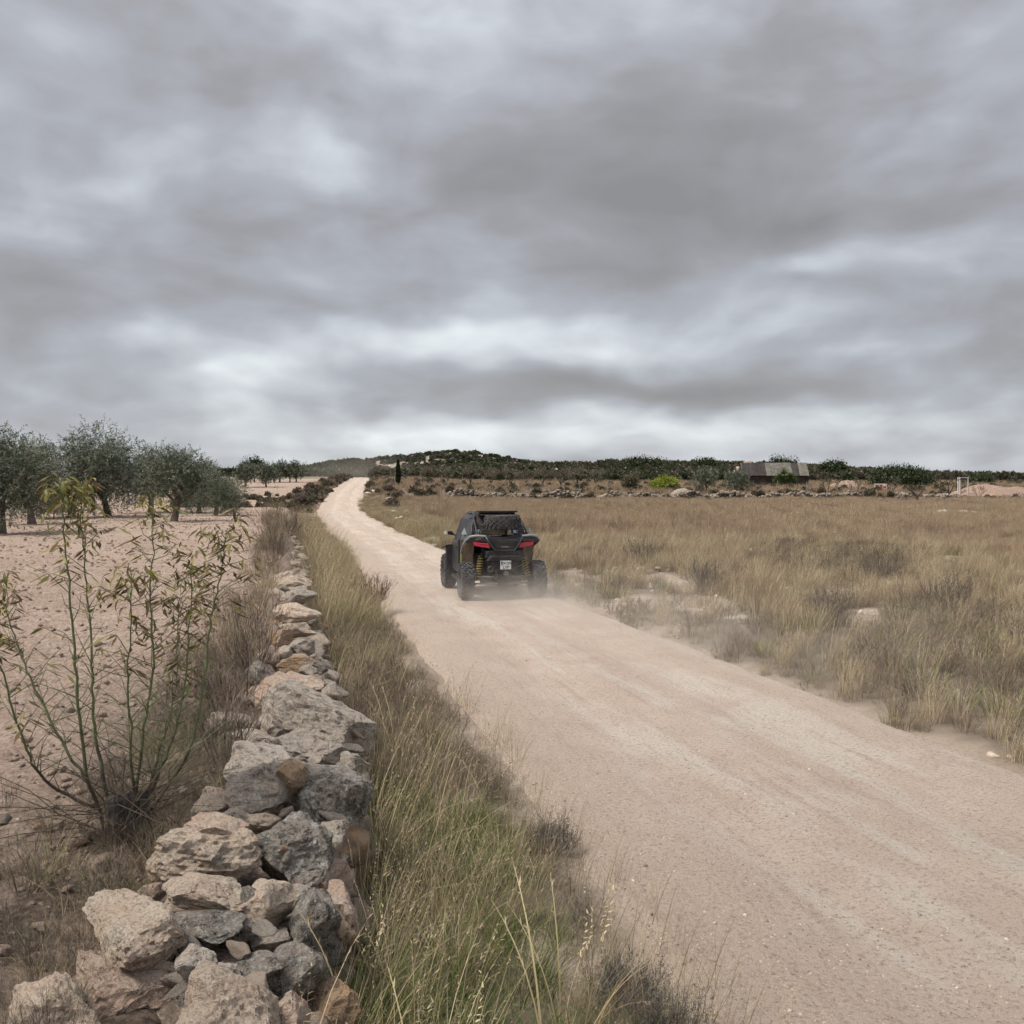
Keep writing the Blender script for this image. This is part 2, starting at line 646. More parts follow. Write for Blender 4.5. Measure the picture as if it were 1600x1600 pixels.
finish(t, col, 0.95, t.bump(t.math('ADD', t.math('MULTIPLY', mid, 1.5), t.math('MULTIPLY', fine, 0.5)), 0.7, 0.05), spec=0.1)
M['ground'] = m

# the track: pinkish beaten earth with paler wheel bands
m, t = material('beaten_earth')
p = pos(t)
s = t.attr('across', 'Fac')
a = t.attr('along', 'Fac')
cs = t.n('ShaderNodeCombineXYZ')
t.put(cs.inputs[0], t.math('MULTIPLY', s, 9.0))
t.put(cs.inputs[1], t.math('MULTIPLY', a, 0.22))
streak = t.noise(cs.outputs[0], 1.0, 6, 0.62, 0.4)
cs2 = t.n('ShaderNodeCombineXYZ')
t.put(cs2.inputs[0], t.math('MULTIPLY', s, 34.0))
t.put(cs2.inputs[1], t.math('MULTIPLY', a, 0.5))
streak2 = t.noise(cs2.outputs[0], 1.0, 4, 0.6)
mid = t.noise(p, 1.1, 6, 0.6)
grit = t.noise(p, 30, 7, 0.78)
grit2 = t.noise(p, 110, 3, 0.7)
col = t.mix(t.rng(mid, 0.35, 0.66), (0.485, 0.38, 0.312), (0.54, 0.438, 0.362))
band = t.math('ADD', streak, t.math('MULTIPLY', t.math('SUBTRACT', mid, 0.5), 0.25))
pale = t.math('MULTIPLY', t.rng(band, 0.47, 0.62), t.rng(s, 0.16, 0.34))
col = t.mix(t.math('MULTIPLY', pale, 0.72), col, (0.575, 0.52, 0.455))
col = t.mix(t.math('MULTIPLY', t.rng(streak2, 0.52, 0.70), 0.62), col, (0.41, 0.31, 0.25))
loose = t.rng(t.math('ABSOLUTE', t.math('SUBTRACT', s, 0.5)), 0.26, 0.5)
loose = t.math('MAXIMUM', loose, t.rng(s, 0.30, 0.12))
col = t.mix(t.math('MULTIPLY', loose, 0.5), col, (0.46, 0.365, 0.295))
col = t.mix(t.math('MULTIPLY', t.math('SUBTRACT', 0.50, grit), 5.5, clamp=True), col, (0.22, 0.165, 0.13))
col = t.mix(t.math('MULTIPLY', t.math('SUBTRACT', grit2, 0.52), 5.0, clamp=True), col, (0.64, 0.56, 0.47))
v = t.voronoi(p, 21)
vc = t.voronoi(p, 21, out='Color')
peb = t.math('MULTIPLY', t.rng(v, 0.28, 0.14), t.rng(vc, 0.78, 0.84))
peb = t.math('MULTIPLY', peb, t.math('ADD', t.math('MULTIPLY', loose, 0.7), 0.3))
col = t.mix(t.math('MULTIPLY', peb, 0.7), col, (0.40, 0.34, 0.29))
hgt = t.math('ADD', t.math('MULTIPLY', mid, 0.6), t.math('ADD', t.math('MULTIPLY', grit, 0.7), t.math('MULTIPLY', peb, 0.35)))
hgt = t.math('ADD', hgt, t.math('MULTIPLY', streak2, 0.25))
finish(t, col, 0.95, t.bump(hgt, 1.0, 0.05), spec=0.1)
M['road'] = m


def stone_material(name, c1, c2, lichen, dark, white, orange=0.0, under=(0.42, 0.27, 0.19)):
    """weathered limestone: fresh colour c1..c2, grey lichen crust, black and white specks, orange spots"""
    m, t = material(name)
    co, r = objco(t)
    n1 = t.noise(co, 5.0, 6, 0.6)
    n2 = t.noise(co, 13.0, 8, 0.74)
    n3 = t.noise(co, 62.0, 5, 0.8)
    n4 = t.noise(co, 9.0, 8, 0.7, 0.6)
    n5 = t.noise(co, 130.0, 3, 0.7)
    col = t.mix(t.rng(n1, 0.36, 0.64), c1, c2)
    col = t.mix(t.math('MULTIPLY', t.rng(n4, 0.56, 0.70), 0.7), col, under)
    col = t.mix(t.math('MULTIPLY', t.rng(n3, 0.55, 0.38), 0.55), col, (0.20, 0.15, 0.115))
    lm = t.rng(t.math('ADD', n2, t.math('MULTIPLY', t.math('SUBTRACT', n1, 0.5), 0.8)), 0.62 - 0.26 * lichen, 0.74 - 0.26 * lichen)
    col = t.mix(t.math('MULTIPLY', lm, min(1.0, 0.55 + 0.45 * lichen)), col, (0.35, 0.312, 0.262))
    dm = t.rng(t.math('ADD', t.math('MULTIPLY', n3, 0.5), t.math('MULTIPLY', n2, 0.5)), 0.585 - 0.10 * dark, 0.635 - 0.10 * dark)
    col = t.mix(t.math('MULTIPLY', dm, 0.85 if dark > 0.1 else 0.45), col, (0.055, 0.052, 0.05))
    wm = t.rng(t.math('ADD', t.math('MULTIPLY', n4, 0.5), t.math('MULTIPLY', n3, 0.5)), 0.60 - 0.09 * white, 0.64 - 0.09 * white)
    col = t.mix(t.math('MULTIPLY', wm, 0.85), col, (0.60, 0.585, 0.53))
    if orange:
        om = t.math('MULTIPLY', t.rng(t.noise(co, 7.0, 2, 0.5), 0.68, 0.72), t.rng(n3, 0.42, 0.55))
        col = t.mix(t.math('MULTIPLY', om, orange), col, (0.55, 0.20, 0.03))
    col = t.mix(t.math('MULTIPLY', t.math('SUBTRACT', n5, 0.5), 0.8, clamp=True), col, (0.66, 0.58, 0.50))
    wv = t.vmath('ADD', co, t.vmath('MULTIPLY', t.noise(co, 6.0, 4, 0.6, color=True), (0.22, 0.22, 0.22)))
    ve = t.voronoi(wv, 6.5, 'DISTANCE_TO_EDGE')
    crack = t.math('MULTIPLY', t.rng(ve, 0.035, 0.0), t.rng(n4, 0.50, 0.62))
    col = t.mix(t.math('MULTIPLY', crack, 0.30), col, (0.12, 0.09, 0.07))
    pit = t.math('MULTIPLY', t.rng(t.voronoi(wv, 70.0), 0.34, 0.12), t.rng(n2, 0.44, 0.58))
    col = t.mix(t.math('MULTIPLY', pit, 0.55), col, (0.10, 0.078, 0.06))
    tint = t.math('ADD', 0.86, t.math('MULTIPLY', r, 0.26))
    sc = t.n('ShaderNodeVectorMath', operation='SCALE')
    t.link(col, sc.inputs[0])
    t.link(tint, sc.inputs['Scale'])
    hgt = t.math('ADD', t.math('MULTIPLY', n2, 1.0), t.math('ADD', t.math('MULTIPLY', n3, 0.55), t.math('MULTIPLY', n5, 0.2)))
    hgt = t.math('SUBTRACT', hgt, t.math('ADD', t.math('MULTIPLY', crack, 0.3), t.math('MULTIPLY', pit, 0.35)))
    finish(t, sc.outputs[0], 0.92, t.bump(hgt, 1.0, 0.05), spec=0.15)
    return m


M['tan'] = stone_material('tan_limestone', (0.70, 0.545, 0.42), (0.76, 0.64, 0.515), 0.05, 0.08, 0.3, 0.0, (0.50, 0.31, 0.21))
M['pink'] = stone_material('pink_limestone', (0.65, 0.47, 0.365), (0.70, 0.56, 0.45), 0.15, 0.12, 0.3, 0.0, (0.42, 0.24, 0.17))
M['grey'] = stone_material('grey_lichen_limestone', (0.60, 0.50, 0.41), (0.56, 0.485, 0.41), 0.3, 0.62, 0.8, 0.0, (0.42, 0.30, 0.22))
M['dark'] = stone_material('black_lichen_limestone', (0.42, 0.36, 0.305), (0.37, 0.335, 0.295), 0.65, 1.0, 0.9, 0.9, (0.36, 0.24, 0.17))
M['pale'] = stone_material('pale_limestone', (0.66, 0.58, 0.49), (0.61, 0.52, 0.43), 0.3, 0.5, 0.7, 0.0, (0.50, 0.36, 0.27))
M['orange'] = stone_material('ochre_limestone', (0.52, 0.34, 0.20), (0.50, 0.36, 0.25), 0.15, 0.15, 0.1, 0.2, (0.46, 0.25, 0.13))
M['rubble'] = soil_material('wall_fill', (0.24, 0.18, 0.14), (0.19, 0.15, 0.12), (0.30, 0.23, 0.18), 1.0, 1.6, 1.0)


def leaf_material(name, transl=0.25, rough=0.6, hue=0.10, spec=0.25):
    m, t = material(name)
    c = t.attr('Col')
    r = t.n('ShaderNodeObjectInfo').outputs['Random']
    k = t.math('ADD', 1.0 - hue, t.math('MULTIPLY', r, 2 * hue))
    sc = t.n('ShaderNodeVectorMath', operation='SCALE')
    t.link(c, sc.inputs[0])
    t.link(k, sc.inputs['Scale'])
    b = t.n('ShaderNodeBsdfPrincipled')
    t.link(sc.outputs[0], b.inputs['Base Color'])
    b.inputs['Roughness'].default_value = rough
    b.inputs['Specular IOR Level'].default_value = spec
    tr = t.n('ShaderNodeBsdfTranslucent')
    t.link(sc.outputs[0], tr.inputs[0])
    mx = t.n('ShaderNodeMixShader')
    mx.inputs[0].default_value = transl
    t.link(b.outputs[0], mx.inputs[1])
    t.link(tr.outputs[0], mx.inputs[2])
    o = t.n('ShaderNodeOutputMaterial')
    t.link(mx.outputs[0], o.inputs[0])
    return m


M['grass'] = leaf_material('dry_grass', 0.14, 0.7, 0.12, 0.15)
M['leaf'] = leaf_material('foliage', 0.22, 0.55, 0.10, 0.3)
M['twig'] = leaf_material('twigs', 0.0, 0.85, 0.10, 0.1)


def bark_material(name, c1, c2, scale=12):
    m, t = material(name)
    co, r = objco(t)
    st = t.vmath('MULTIPLY', co, (1.0, 1.0, 0.25))
    n = t.noise(st, scale, 6, 0.65, 0.5)
    col = t.mix(t.rng(n, 0.35, 0.65), c1, c2)
    finish(t, col, 0.9, t.bump(n, 0.8, 0.03), spec=0.15)
    return m


M['bark'] = bark_material('olive_bark', (0.095, 0.075, 0.06), (0.19, 0.165, 0.14))
M['darkbark'] = bark_material('almond_bark', (0.05, 0.042, 0.036), (0.12, 0.10, 0.085))
M['stump'] = bark_material('old_stump', (0.045, 0.04, 0.036), (0.13, 0.115, 0.10), 30)
M['post'] = bark_material('grey_post', (0.16, 0.145, 0.125), (0.28, 0.26, 0.23), 20)


def plain(name, c, rough=0.6, metallic=0.0, spec=0.4, var=0.12, dust=0.0, scale=6.0, **kw):
    m, t = material(name)
    co = t.n('ShaderNodeTexCoord').outputs['Object']
    n = t.noise(co, scale, 5, 0.6)
    n2 = t.noise(co, scale * 7, 4, 0.65)
    col = t.mix(t.rng(n, 0.3, 0.7), tuple(x * (1 - var) for x in c), tuple(min(1, x * (1 + var)) for x in c))
    if dust:
        f = t.math('MULTIPLY', t.rng(t.math('ADD', t.math('MULTIPLY', n, 0.6), t.math('MULTIPLY', n2, 0.4)), 0.38, 0.66), dust)
        col = t.mix(f, col, (0.36, 0.30, 0.25))
        rough = t.math('ADD', rough, t.math('MULTIPLY', f, 0.4), clamp=True)
    finish(t, col, rough, t.bump(n2, 0.15, 0.004), metallic, spec, **kw)
    return m


# ------------------------------------------------------------------ ground, ploughed field, track
ys = [-8.0]
while ys[-1] < 6000:
    y = ys[-1]
    ys.append(y + (0.09 if y < 9 else 0.0105 * y if y < 420 else 0.06 * y))
ys = np.array(ys)
nc = 300
ss = np.linspace(-1, 1, nc)
ss = np.sign(ss) * (0.55 * np.abs(ss) + 0.45 * np.abs(ss) ** 3) * 1.5
Y, S = np.meshgrid(ys, ss, indexing='ij')
X = S * (np.maximum(Y, 0) * 0.85 + 9.0)
Z = ground_z(X, Y)
V = np.stack([X, Y, Z], -1).reshape(-1, 3)
ii, jj = np.meshgrid(np.arange(len(ys) - 1), np.arange(nc - 1), indexing='ij')
q = np.stack([ii * nc + jj, ii * nc + jj + 1, (ii + 1) * nc + jj + 1, (ii + 1) * nc + jj], -1).reshape(-1, 4)
ctr = V[q].mean(1)
isleft = (ctr[:, 0] < wall_x(np.clip(ctr[:, 1], -30, 419)) + 0.1) & (ctr[:, 1] < 140)


def submesh(name, qs, mat, extra):
    used, invx = np.unique(qs, return_inverse=True)
    return quads(name, V[used], invx.reshape(-1, 4), mat, smooth=True, extra={k: v[used] for k, v in extra.items()})


hillmask = sstep(95, 150, V[:, 1])
_yy = np.clip(V[:, 1], -30, 419)
_rl, _rr = road_left(_yy), road_right(_yy)
_patch = fbm(V[:, 0] * .42, V[:, 1] * .30, 3, 43) + .7 * fbm(V[:, 0] * .16, V[:, 1] * .10, 3, 41)
litter = np.where(V[:, 0] < _rl, sstep(.15, -.35, V[:, 0] - _rl) * sstep(.35, .0, fbm(V[:, 0] * .8, V[:, 1] * .8, 3, 91) * sstep(-.9, -.2, V[:, 0] - _rl)),
                  sstep(-.1, .5, V[:, 0] - _rr) * sstep(.62, .30, _patch) * .85)  # mask for plant litter and the painted shade under the grass
g_o = link(bpy.data.objects.new('ground', submesh('ground', q[~isleft], M['ground'], {'hill': hillmask, 'litter': litter})))
tag(g_o, 'dry stony ground under the grassland and the low scrubby hill', 'ground', kind='structure')
f_o = link(bpy.data.objects.new('ploughed_field', submesh('ploughed_field', q[isleft], M['field'], {'litter': sstep(2.1, 1.0, wall_x(_yy) - V[:, 0]) * sstep(16, 8, V[:, 1])})))
tag(f_o, 'bare pinkish ploughed soil of the olive grove left of the wall', 'field', kind='structure')

yr = [-8.0]
while yr[-1] < 176:
    y = yr[-1]
    yr.append(y + (0.06 if y < 9 else 0.007 * y))
yr = np.array(yr)
nr = 110
sr = np.linspace(-0.09, 1.09, nr)
Yr, Sr = np.meshgrid(yr, sr, indexing='ij')
L_, R_ = road_left(yr)[:, None], road_right(yr)[:, None]
ragged = 0.22 * fbm(Yr * 0.55, np.sign(Sr - 0.5) * 3.0, 4, 61)
edge = np.clip(np.abs(Sr - 0.5) * 2 - 0.3, 0, 1) ** 2
Xr = L_ + Sr * (R_ - L_) + ragged * edge * np.sign(Sr - 0.5)
Zr = road_z(Xr, Yr)
Zr = Zr - 0.16 * sstep(0.455, 0.525, np.abs(Sr - 0.5))
Vr = np.stack([Xr, Yr, Zr], -1).reshape(-1, 3)
ii, jj = np.meshgrid(np.arange(len(yr) - 1), np.arange(nr - 1), indexing='ij')
qr = np.stack([ii * nr + jj, ii * nr + jj + 1, (ii + 1) * nr + jj + 1, (ii + 1) * nr + jj], -1).reshape(-1, 4)
r_o = link(bpy.data.objects.new('dirt_road', quads('dirt_road', Vr, qr, M['road'], smooth=True,
                                                   extra={'across': Sr.ravel(), 'along': Yr.ravel()})))
tag(r_o, 'pale pinkish dirt track winding from the foreground to the hill', 'road', kind='structure')


# ------------------------------------------------------------------ rocks
def rock(name, dims, seed, sub=3, flats=9, rough=0.12, mat=None, detail=True):
    """a boulder: a ball cut by random planes, then roughened"""
    rs = random.Random(seed)
    bm = bmesh.new()
    bmesh.ops.create_icosphere(bm, subdivisions=sub, radius=1.0)
    planes = []
    for k in range(flats):
        n = Vector((rs.gauss(0, 1), rs.gauss(0, 1), rs.gauss(0, 1))).normalized()
        planes.append((n, rs.uniform(0.46, 0.80)))
    off = Vector((rs.uniform(-50, 50), rs.uniform(-50, 50), rs.uniform(-50, 50)))
    for v in bm.verts:
        p = v.co.copy()
        for n, d in planes:
            e = p.dot(n) - d
            if e > 0:
                p -= n * e * 0.97
        q_ = p * 1.7 + off
        p *= 1.0 + rough * 1.5 * mnoise.noise(q_)
        if detail:
            r2 = mnoise.noise(p * 4.2 + off)
            r3 = mnoise.noise(p * 9.5 + off)
            r4 = mnoise.noise(p * 21.0 + off) if sub > 3 else 0.0
            p *= 1.0 + rough * (0.6 * r2 + 0.5 * r3 - 0.45 * abs(r3) + 0.32 * r4)
        v.co = Vector((p.x * dims[0] * 0.60, p.y * dims[1] * 0.60, p.z * dims[2] * 0.60))
    me = bpy.data.meshes.new(name)
    bm.to_mesh(me)
    bm.free()
    if sub < 4:
        me.polygons.foreach_set('use_smooth', np.ones(len(me.polygons), dtype=bool))
    if mat:
        me.materials.append(mat)
    return me


STONES = [  # column, row, width px, height px, height above road, stone, tilt degrees
    (345, 1606, 190, 150, .60, 'tan', -4), (452, 1592, 70, 105, .52, 'pink', 8), (78, 1606, 170, 120, .50, 'tan', -12),
    (192, 1545, 230, 160, .47, 'pink', -10), (212, 1457, 170, 98, .66, 'tan', -17), (303, 1498, 56, 60, .66, 'pale', 25),
    (322, 1448, 110, 66, .58, 'dark', 5), (308, 1396, 140, 72, .64, 'tan', -6), (322, 1332, 160, 108, .64, 'tan', -4),
    (330, 1301, 100, 54, .76, 'pink', -10), (411, 1404, 84, 86, .60, 'tan', 12), (446, 1328, 124, 118, .62, 'dark', 10),
    (399, 1229, 94, 88, .74, 'grey', -8), (332, 1254, 56, 54, .66, 'tan', 0), (408, 1192, 132, 66, .74, 'pale', -16),
    (456, 1213, 50, 48, .80, 'orange', -30), (502, 1250, 118, 122, .62, 'dark', -8), (416, 1277, 52, 26, .68, 'tan', -8),
    (515, 1300, 50, 56, .62, 'grey', 10), (505, 1366, 104, 70, .46, 'pink', 8), (459, 1401, 48, 42, .56, 'grey', 0),
    (480, 1450, 96, 96, .48, 'dark', -6), (465, 1524, 86, 88, .44, 'dark', 8), (395, 1514, 88, 46, .52, 'dark', 4),
    (378, 1440, 56, 42, .54, 'dark', 0), (338, 1520, 60, 30, .56, 'pale', 6), (516, 1582, 74, 90, .30, 'orange', 0),
    (533, 1432, 60, 110, .36, 'pink', 4), (236, 1394, 46, 46, .56, 'pink', 0), (508, 1138, 188, 128, .66, 'pale', -18),
    (520, 1080, 40, 36, .74, 'grey', 10), (453, 1082, 112, 80, .66, 'pink', -18), (390, 1092, 42, 48, .60, 'pink', 0),
    (408, 1056, 64, 42, .66, 'dark', -16), (461, 1035, 58, 27, .68, 'orange', -4), (480, 1045, 28, 20, .66, 'pale', 0),
    (378, 1128, 104, 36, .64, 'grey', -5), (392, 1157, 96, 36, .60, 'grey', 4), (470, 1176, 124, 72, .66, 'grey', -20),
    (420, 1029, 40, 36, .60, 'pink', 0), (446, 1019, 28, 23, .66, 'grey', 0), (436, 1000, 46, 34, .60, 'orange', 10),
    (470, 1008, 46, 36, .58, 'grey', 0), (460, 982, 64, 32, .60, 'tan', -4), (463, 957, 62, 33, .60, 'tan', -3),
    (465, 931, 52, 30, .56, 'grey', 4), (447, 907, 80, 32, .56, 'tan', 3), (430, 930, 40, 24, .52, 'tan', 0),
    (290, 1560, 70, 60, .42, 'dark', 0), (425, 1465, 60, 46, .46, 'grey', 10), (365, 1290, 70, 60, .58, 'grey', 0),
    (545, 1195, 60, 60, .46, 'grey', 0), (530, 1340, 50, 50, .34, 'dark', 0), (420, 880, 40, 18, .52, 'tan', 0),
]
wall_o = thing('dry_stone_wall', 'tumbledown dry stone wall of lichened boulders running along the left of the track', 'wall',
               (float(wall_x(6.0)), 6.0, 0.0))
wall_o['kind'] = 'thing'
WO = Vector(wall_o.location)


def wall_stone(me, loc, rot=(0, 0, 0), scale=(1, 1, 1)):
    return child('stone', me, wall_o, Vector(loc) - WO, rot, scale)


for k, (px, py, w_, h_, z, kind, tilt) in enumerate(STONES):
    D = (CAM_H - z) * F / (py - HORIZON)
    sx, sz = w_ * D / F * 1.05, h_ * D / F * 1.0
    sy = 0.55 * (sx + sz) * random.uniform(0.85, 1.15)
    big = w_ > 75
    me = rock('stone', (sx, sy, sz * 0.98), 100 + k, 5 if w_ > 110 else 4 if w_ > 40 else 3, 11 + k % 4, 0.12, M[kind])
    wall_stone(me, (at(px, D), D + sy * 0.08, z - 0.02), (random.uniform(-.15, .15), -R(tilt), random.uniform(-.35, .35)))
kinds = ['tan', 'pink', 'grey', 'dark', 'pale', 'grey', 'orange', 'grey', 'dark', 'tan']
variants = [rock('stone', (1, .8, .62), 300 + k, 3, 9, 0.13, M[kinds[k]]) for k in range(10)]
nst = 0
y = 2.6
while y < 16:                      # courses of the face turned to the track and the stones beneath the top
    for z, xo in ((0.10, 0.40), (0.32, 0.36), (0.30, -0.02), (0.38, -0.38)):
        if y > 10 and xo < 0.1:
            continue
        s = random.uniform(.26, .42)
        yy = y + random.uniform(-.1, .1)
        wall_stone(random.choice(variants), (float(wall_x(yy)) + xo + random.uniform(-.06, .06), yy, z + random.uniform(-.05, .05)),
                   (random.uniform(-.3, .3), random.uniform(-.3, .3), random.uniform(0, 6.28)), (s, s, s * random.uniform(.7, 1.0)))
    y += 0.36
y = 8.5
while y < 52:                      # the top of the wall as it dwindles into the distance
    k = 1 if y < 18 else 3
    for j in range(k):
        s = random.uniform(.13, .30) * (1.0 if y < 30 else 1.1)
        yy = y + random.uniform(-.12, .12)
        zt = float(wall_top(yy)) + float(hbase(wall_x(yy), yy))
        wall_stone(random.choice(variants), (float(wall_x(yy)) + random.uniform(-.34, .34), yy, zt - random.uniform(.10, .26)),
                   (random.uniform(-.3, .3), random.uniform(-.3, .3), random.uniform(0, 6.28)), (s * 1.15, s, s * random.uniform(.6, .9)))
    y += 0.5 if y < 18 else 0.75
# the small fill between the boulders
cy = np.arange(2.2, 60, 0.10)
cu = np.linspace(-1, 1, 15)
CY, CU = np.meshgrid(cy, cu, indexing='ij')
CX = wall_x(CY) + CU * 0.50
CZ = hbase(CX, CY) - 0.15 + (wall_top(CY) + 0.0) * (1 - np.abs(CU) ** 5) * 0.86 + 0.07 * fbm(CX * 4, CY * 4, 3, 5)
nc2 = len(cu)
ii, jj = np.meshgrid(np.arange(len(cy) - 1), np.arange(nc2 - 1), indexing='ij')
qc = np.stack([ii * nc2 + jj, ii * nc2 + jj + 1, (ii + 1) * nc2 + jj + 1, (ii + 1) * nc2 + jj], -1).reshape(-1, 4)
core = child('rubble_core', quads('rubble_core', np.stack([CX, CY, CZ], -1).reshape(-1, 3) - np.array(WO), qc, M['rubble'], smooth=True), wall_o)

# packing stones wedged between the boulders
for k in range(46):
    yy = 3.3 + 7.0 * random.random() ** 1.1
    s = random.uniform(.07, .17)
    wall_stone(random.choice(variants), (float(wall_x(yy)) + random.uniform(-.42, .42), yy, float(wall_top(yy)) - random.uniform(.02, .18)),
               (random.uniform(-.5, .5), random.uniform(-.5, .5), random.uniform(0, 6.28)), (s * 1.3, s, s * random.uniform(.6, .9)))

# ------------------------------------------------------------------ helpers: blades, twigs, leaves
class Strips:
    """many thin strips and leaves in one mesh, built with arrays"""
    def __init__(self, seed=0):
        self.V, self.L, self.S, self.K = [], [], [], []
        self.nv = self.nl = 0
        self.r = np.random.default_rng(seed)

    def _push(self, v, loops, sizes, col):
        self.V.append(v.reshape(-1, 3))
        self.K.append(col.reshape(-1, 3))
        self.L.append(loops.ravel() + self.nv)
        st = np.cumsum(np.concatenate([[0], sizes[:-1]])) + self.nl
        self.S.append(st)
        self.nv += len(self.V[-1])
        self.nl += loops.size

    def blades(self, base, az, lean, bend, length, width, nseg, c0, c1, roll=None):
        n = len(az)
        t = np.linspace(0, 1, nseg + 1)
        ang = lean[:, None] + bend[:, None] * t[None, 1:] ** 1.3
        step = (length / nseg)[:, None]
        h = np.concatenate([np.zeros((n, 1)), np.cumsum(np.sin(ang) * step, 1)], 1)
        z = np.concatenate([np.zeros((n, 1)), np.cumsum(np.cos(ang) * step, 1)], 1)
        cen = base[:, None, :] + np.stack([h * np.cos(az)[:, None], h * np.sin(az)[:, None], z], -1)
        if roll is None:
            roll = self.r.uniform(0, np.pi, n)
        wd = np.stack([np.cos(roll), np.sin(roll), 0.15 * np.sin(3 * roll)], -1)[:, None, :]
        wt = (width[:, None] * 0.5 * (1 - 0.75 * t[None, :-1] ** 1.5))[:, :, None]
        a = cen[:, :-1] - wd * wt
        b = cen[:, :-1] + wd * wt
        v = np.concatenate([np.stack([a, b], 2).reshape(n, 2 * nseg, 3), cen[:, -1:]], 1)
        per = 2 * nseg + 1
        lp = []
        for k in range(nseg - 1):
            lp += [2 * k, 2 * k + 1, 2 * k + 3, 2 * k + 2]
        lp += [2 * nseg - 2, 2 * nseg - 1, 2 * nseg]
        loops = (np.arange(n)[:, None] * per + np.array(lp)[None, :])
        sizes = np.tile(np.array([4] * (nseg - 1) + [3]), n)
        tv = np.concatenate([np.repeat(t[:-1], 2), [1.0]])[None, :, None]
        col = c0[:, None, :] * (1 - tv) + c1[:, None, :] * tv
        self._push(v, loops, sizes, col)
        return cen

    def leaves(self, c, d, up, length, width, col):
        d = d / np.maximum(np.linalg.norm(d, axis=1, keepdims=True), 1e-6)
        s = np.cross(d, up)
        s = s / np.maximum(np.linalg.norm(s, axis=1, keepdims=True), 1e-6)
        L_, W_ = length[:, None], width[:, None] * 0.5
        v = np.stack([c, c + d * L_ * 0.45 + s * W_, c + d * L_, c + d * L_ * 0.45 - s * W_], 1)
        n = len(c)
        loops = np.arange(n)[:, None] * 4 + np.arange(4)[None, :]
        self._push(v, loops, np.full(n, 4), np.repeat(col[:, None, :], 4, 1))

    def mesh(self, name, mat):
        return np_mesh(name, np.concatenate(self.V), np.concatenate(self.L), np.concatenate(self.S), mat, col=np.concatenate(self.K))


def pick(r, cols, n, jit=0.15):
    cols = np.array(cols)
    c = cols[r.integers(0, len(cols), n)]
    return np.clip(c * (1 + r.normal(0, jit, (n, 1))) * (1 + r.normal(0, jit * 0.3, (n, 3))), 0.005, 1)


STRAW = [(.52, .42, .265), (.44, .355, .22), (.61, .51, .34), (.34, .27, .175), (.24, .19, .13)]
BROWN = [(.29, .22, .145), (.24, .18, .12), (.36, .28, .185), (.17, .13, .09)]
FIELD = [(.46, .335, .22), (.39, .28, .185), (.52, .40, .27), (.29, .21, .145), (.20, .15, .107)]
GREEN = [(.065, .108, .024), (.095, .145, .034), (.15, .19, .055), (.04, .07, .018)]
OLIVEG = [(.27, .275, .11), (.20, .215, .085), (.36, .335, .155)]
GREY = [(.18, .15, .12), (.14, .115, .095), (.23, .19, .15), (.105, .085, .072)]


def tuft(name, seed, n, spread, h0, h1, wid, lean, bend, c0, c1, nseg=4, wind=(0.25, 0.1), heads=0.0, headlen=0.03, mat='grass'):
    s = Strips(seed)
    r = s.r
    a = r.uniform(0, 2 * np.pi, n)
    d = spread * np.sqrt(r.uniform(0, 1, n))
    base = np.stack([d * np.cos(a), d * np.sin(a), np.full(n, -0.03)], -1)
    le = np.abs(r.normal(0, lean, n)) + 0.25 * lean
    vx, vy = np.cos(a + r.normal(0, .7, n)) * le + wind[0], np.sin(a + r.normal(0, .7, n)) * le + wind[1]
    az, le = np.arctan2(vy, vx), np.hypot(vx, vy)
    ln = r.uniform(h0, h1, n)
    cen = s.blades(base, az, le * 0.5, np.abs(r.normal(bend, bend * .5, n)), ln, wid * r.uniform(.6, 1.3, n), nseg, pick(r, c0, n), pick(r, c1, n))
    if heads:
        k = r.choice(n, max(1, int(n * heads)), replace=False)
        m_ = 11
        kk = np.repeat(k, m_)
        t = np.tile(np.linspace(.62, 1.0, m_), len(k)) * nseg
        i0 = np.clip(np.floor(t).astype(int), 0, nseg - 1)
        f = (t - i0)[:, None]
        p = cen[kk, i0] * (1 - f) + cen[kk, i0 + 1] * f
        N = len(kk)
        s.blades(p, az[kk] + r.normal(0, 1.1, N), le[kk] + r.uniform(.1, .8, N), r.uniform(0, .8, N), headlen * r.uniform(.6, 1.5, N),
                 np.full(N, wid * 1.1), 2, pick(r, c1, N), pick(r, c1, N))
    return s.mesh(name, M[mat])


